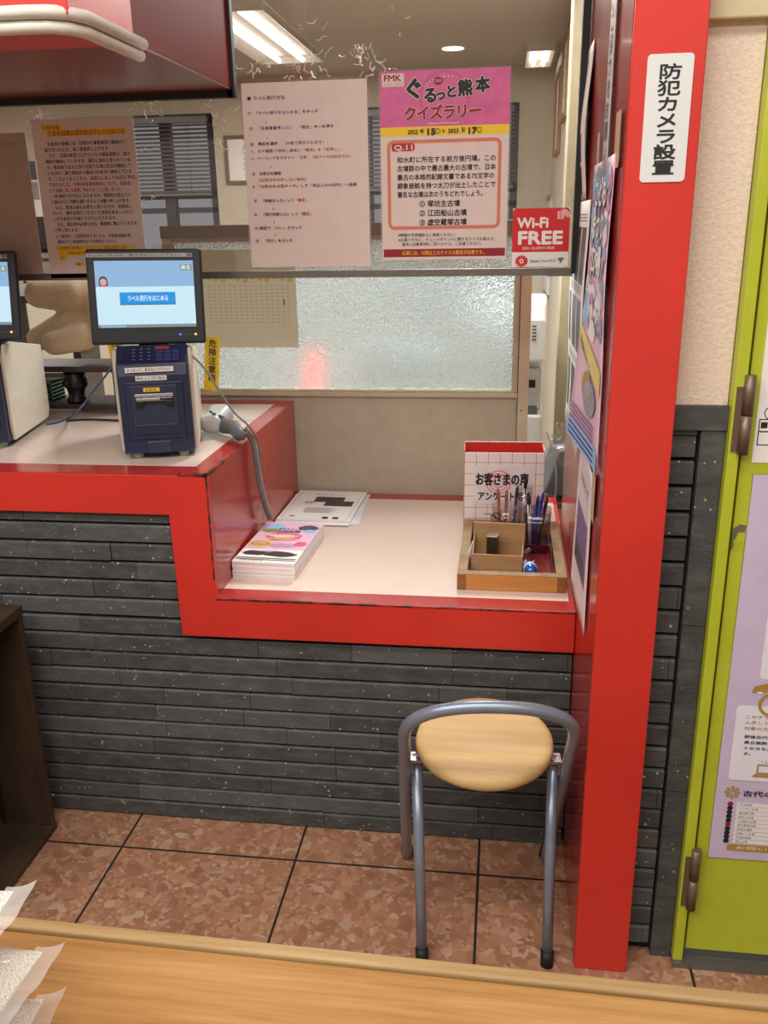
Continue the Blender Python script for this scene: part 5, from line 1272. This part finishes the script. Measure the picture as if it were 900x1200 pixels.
b = MB(); b.box(OX1-.02, OX1-.001, 3.75, 4.15, 1.05, 1.62, plain('white_board', (206, 206, 204), .35)); b.box(OX1-.024, OX1-.019, 3.74, 4.16, 1.60, 1.63, ALUWORN); b.box(OX1-.024, OX1-.019, 3.74, 4.16, 1.04, 1.06, ALUWORN); o = b.build('whiteboard'); tag(o, 'small whiteboard far back on the right office wall', 'board')
b = MB(); b.box(.205, OX1-.001, 1.55, 1.68, 0, OZ-.005, plain('cream_timber', (180, 170, 142), .5)); struct(b.build('trim_5', bevel=.003))
b = MB(); b.box(OX1-.006, OX1-.0035, 1.02, 1.5, 1.42, 2.35, plain('grey_film', (150, 146, 136), .3)); b.box(OX1-.0075, OX1-.006, 1.06, 1.46, 1.45, 1.85, DARKPH); o = b.build('side_poster'); tag(o, 'tall grey framed poster on the office wall just behind the screen edge', 'poster')
# tall white water dispenser
wd = empty('water_dispenser', (0.03, 1.45, 0), 'tall white dispenser machine seen through the gap beside the pillar', 'dispenser')
WP = plain('white_appliance', (226, 228, 226), .35)
b = MB(); b.box(-.14, .115, -.05, .20, 0, .80, WP); b.box(-.14, .115, .06, .20, .80, 1.02, WP); b.build('cabinet', wd, bevel=.008)
b = MB(); b.prism([(-.06, 1.0), (.2, 1.0), (.2, 1.22), (.0, 1.24), (-.045, 1.21), (-.065, 1.15)], 0, -.145, .12, WP); b.build('head', wd, bevel=.012, seg=3)
b = MB(); b.box(-.12, .10, -.03, .06, .80, .815, GREYPL); b.build('drip_tray', wd)
b = MB(); b.box(.06, .10, -.052, -.049, .2, .62, plain('pale_recess', (206, 210, 208), .4)); b.build('door_panel', wd, bevel=.001)
b = MB(); 
for k in range(5): b.box(.07, .085, -.066, -.06, 1.08+k*.012, 1.085+k*.012, GREYPL)
b.build('grille', wd)
b = MB(); b.box(.05, .11, -.02, .05, .88, .97, SILVERPL); b.box(.06, .09, -.024, -.02, .9, .93, BLACK); b.build('spout', wd, bevel=.003)
# small cabinet with a grey bin in clear plastic
cb = empty('side_cabinet', (.16, 1.06, 0), 'low cream cabinet behind the pillar end of the counter', 'cabinet')
b = MB(); b.box(-.055, .105, -.10, .12, .02, .58, plain('cream_timber', (180, 170, 142))); b.build('body', cb, bevel=.003)
b = MB(); b.box(-.057, .107, -.102, .122, .58, .60, ALUWORN); b.build('top', cb, bevel=.002)
bn = empty('grey_case', (.185, 1.03, .617), 'dark grey tilted case wrapped in clear plastic beside the pillar', 'case'); bn.rotation_euler = (0, math.radians(14), .3)
b = MB(); b.prism([(-.06, 0), (.05, .0), (.065, .10), (.035, .17), (-.045, .15)], 1, -.05, .05, plain('dark_grey_case', (96, 98, 100), .45)); b.build('case_body', bn, bevel=.006)
rr = random.Random(2); e = MB(); vs = []; fs = []; n = 18
for i in range(9):
    t = i/8
    for k in range(n):
        a = 2*PI*k/n; R_ = .072*(1-.25*t)*(1+rr.uniform(-.14, .14)); vs.append((R_*math.cos(a), R_*math.sin(a)*.85, .10+t*.13+rr.uniform(-.006, .006)))
for i in range(8):
    for k in range(n): fs.append((i*n+k, i*n+(k+1) % n, (i+1)*n+(k+1) % n, (i+1)*n+k))
e.add(vs, fs, FILM, False); e.build('plastic_wrap', bn)
cable('grey_wire', [at(640, 505, 1, .98), at(648, 528, 1, .96), at(652, 560, 1, .95), at(650, 600, 1, .95), at(655, 618, 1, .96)], .0035, plain('grey_wire_sheath', (140, 148, 150), .5), 'pale grey wire hanging down below the plastic-wrapped case')
# red beacon, white chair and desk seen blurred through the frosted pane
rb = empty('red_beacon', (-.69, 1.06, .62), 'red lit rod glowing blurred behind the frosted pane', 'lamp'); rb.rotation_euler = (0, math.radians(7), 0)
b = MB(); b.tube([(0, 0, .30), (0, 0, .46)], .010, REDGLOW, 12); b.build('lit_rod', rb)
b = MB(); b.tube([(0, 0, .0), (0, 0, .30)], .007, BLACK, 10); b.lathe([(.04, 0), (.04, .008), (.012, .014), (.008, .014)], BLACK, n=20); b.build('stem', rb)
lt = empty('low_table', (-.83, 1.10, 0), 'low grey side table under the red rod, blurred behind the frosted pane', 'table')
b = MB(); b.box(-.28, .26, -.13, .13, .585, .612, plain('desk_grey', (186, 188, 184))); b.build('table_top', lt, bevel=.003)
for x in (-.25, .23):
    for y in (-.11, .11): b = MB(); b.box(x-.012, x+.012, y-.012, y+.012, 0, .585, STEELPAINT); b.build('leg', lt)
dk = empty('office_desk', (-.95, 2.15, 0), 'pale office desk seen blurred behind the frosted pane', 'desk')
b = MB(); b.box(-.65, .45, -.30, .30, .69, .72, plain('desk_grey', (186, 188, 184), .5)); b.build('desk_top', dk, bevel=.003)
b = MB(); b.box(.05, .43, -.28, .28, .0, .69, plain('desk_grey', (186, 188, 184))); b.build('drawer_unit', dk, bevel=.003)
for x in (-.62, -.58):
    b = MB(); b.box(x-.015, x+.015, -.27 if x < -.6 else .24, -.24 if x < -.6 else .27, 0, .69, STEELPAINT); b.build('leg', dk)
oc = empty('office_chair', (-.36, 1.16, 0), 'white-backed office chair seen blurred behind the frosted pane', 'chair')
b = MB(); b.box(-.16, .16, -.02, .02, .80, 1.10, WP); b.build('backrest', oc, bevel=.02, seg=3)
b = MB(); b.box(-.18, .18, .03, .36, .42, .48, plain('chair_grey_fabric', (112, 118, 120), .9)); b.build('seat', oc, bevel=.02, seg=3)
b = MB(); b.tube([(0, .17, .08), (0, .17, .42)], .025, BLACK, 12); b.tube([(0, .18, .42), (0, .02, .55), (0, .0, .85)], .015, BLACK, 10)
for k in range(5): a = k*2*PI/5; b.tube([(0, .17, .09), (.20*math.cos(a), .17+.20*math.sin(a), .05)], .014, BLACK, 8); b.lathe([(.012, 0), (.025, .012), (.025, .035), (.012, .05)], BLACK, (.20*math.cos(a), .17+.20*math.sin(a), 0), 10)
b.build('base', oc)
# left side: photo calendar on the wall, rack and desk calendar behind the notice
pc = sheet('photo_calendar', .46, .40, (-3.42, OY1-.004, 1.93), 'photo calendar on the far office wall left of the notice', 'calendar', PAPER)
p = Print(.46, .40); p.rect(.0, .0, .48, .30, DARKPH, 1); p.rect(.52, .0, 1, .30, plain('photo_blue', (96, 110, 140), .4, var=.4, scale=20), 1); p.rect(.0, .33, .48, .62, plain('photo_grey', (150, 140, 140)), 1); p.rect(.52, .33, 1, .62, DARKPH, 1); p.build('photo_print', pc)
er = empty('equipment_rack', (-1.98, 1.75, 0), 'grey steel equipment rack left of the notice sheet', 'rack')
for x in (-.25, .25):
    for y in (-.15, .15): b = MB(); b.box(x-.015, x+.015, y-.015, y+.015, 0, 1.62, ALUWORN); b.build('post', er)
for z in (.4, .9, 1.36): b = MB(); b.box(-.26, .26, -.16, .16, z, z+.02, ALUWORN); b.build('shelf', er)
b = MB(); b.box(-.22, .20, -.10, .13, 0, .16, plain('device_grey', (70, 72, 76), .5)); b.box(-.20, .18, -.102, -.10, .03, .06, BLACK); b.box(-.2, -.1, -.103, -.1, .09, .13, SILVERPL)
o = b.build('recorder_box', loc=(-1.98, 1.75, 1.381), bevel=.003); tag(o, 'dark recorder box on the top shelf of the steel rack', 'device')
dc = empty('desk_calendar', (-1.72, 1.30, 1.26), 'white desk calendar with red month left of the notice sheet', 'calendar', rz=.2)
b = MB(); b.prism([(-.03, 0), (.05, 0), (.005, .15)], 0, -.11, .11, PAPER); b.build('stand', dc)
p = Print(.22, .15, lambda u, v, l: (-.11+u, -.030+.035*(1-v/.15)*1.0-l, .15-v)); p.rect(.05, .12, .4, .34, SALMON, 1); p.rect(.5, .12, .9, .2, INKGREY, 1)
for k, t in enumerate('12345'): p.text(t, .08+k*.18, .60, .22, INK, None, .02)
p.build('lettering', dc)
cs = empty('calendar_shelf', (-1.72, 1.33, 0), 'narrow wooden stand under the desk calendar', 'stand')
b = MB(); b.box(-.16, .16, -.09, .09, 1.235, 1.259, DARKBOARD); b.build('top', cs, bevel=.002)
for x in (-.14, .14): b = MB(); b.box(x-.015, x+.015, -.08, .08, 0, 1.235, DARKBOARD); b.build('leg', cs)
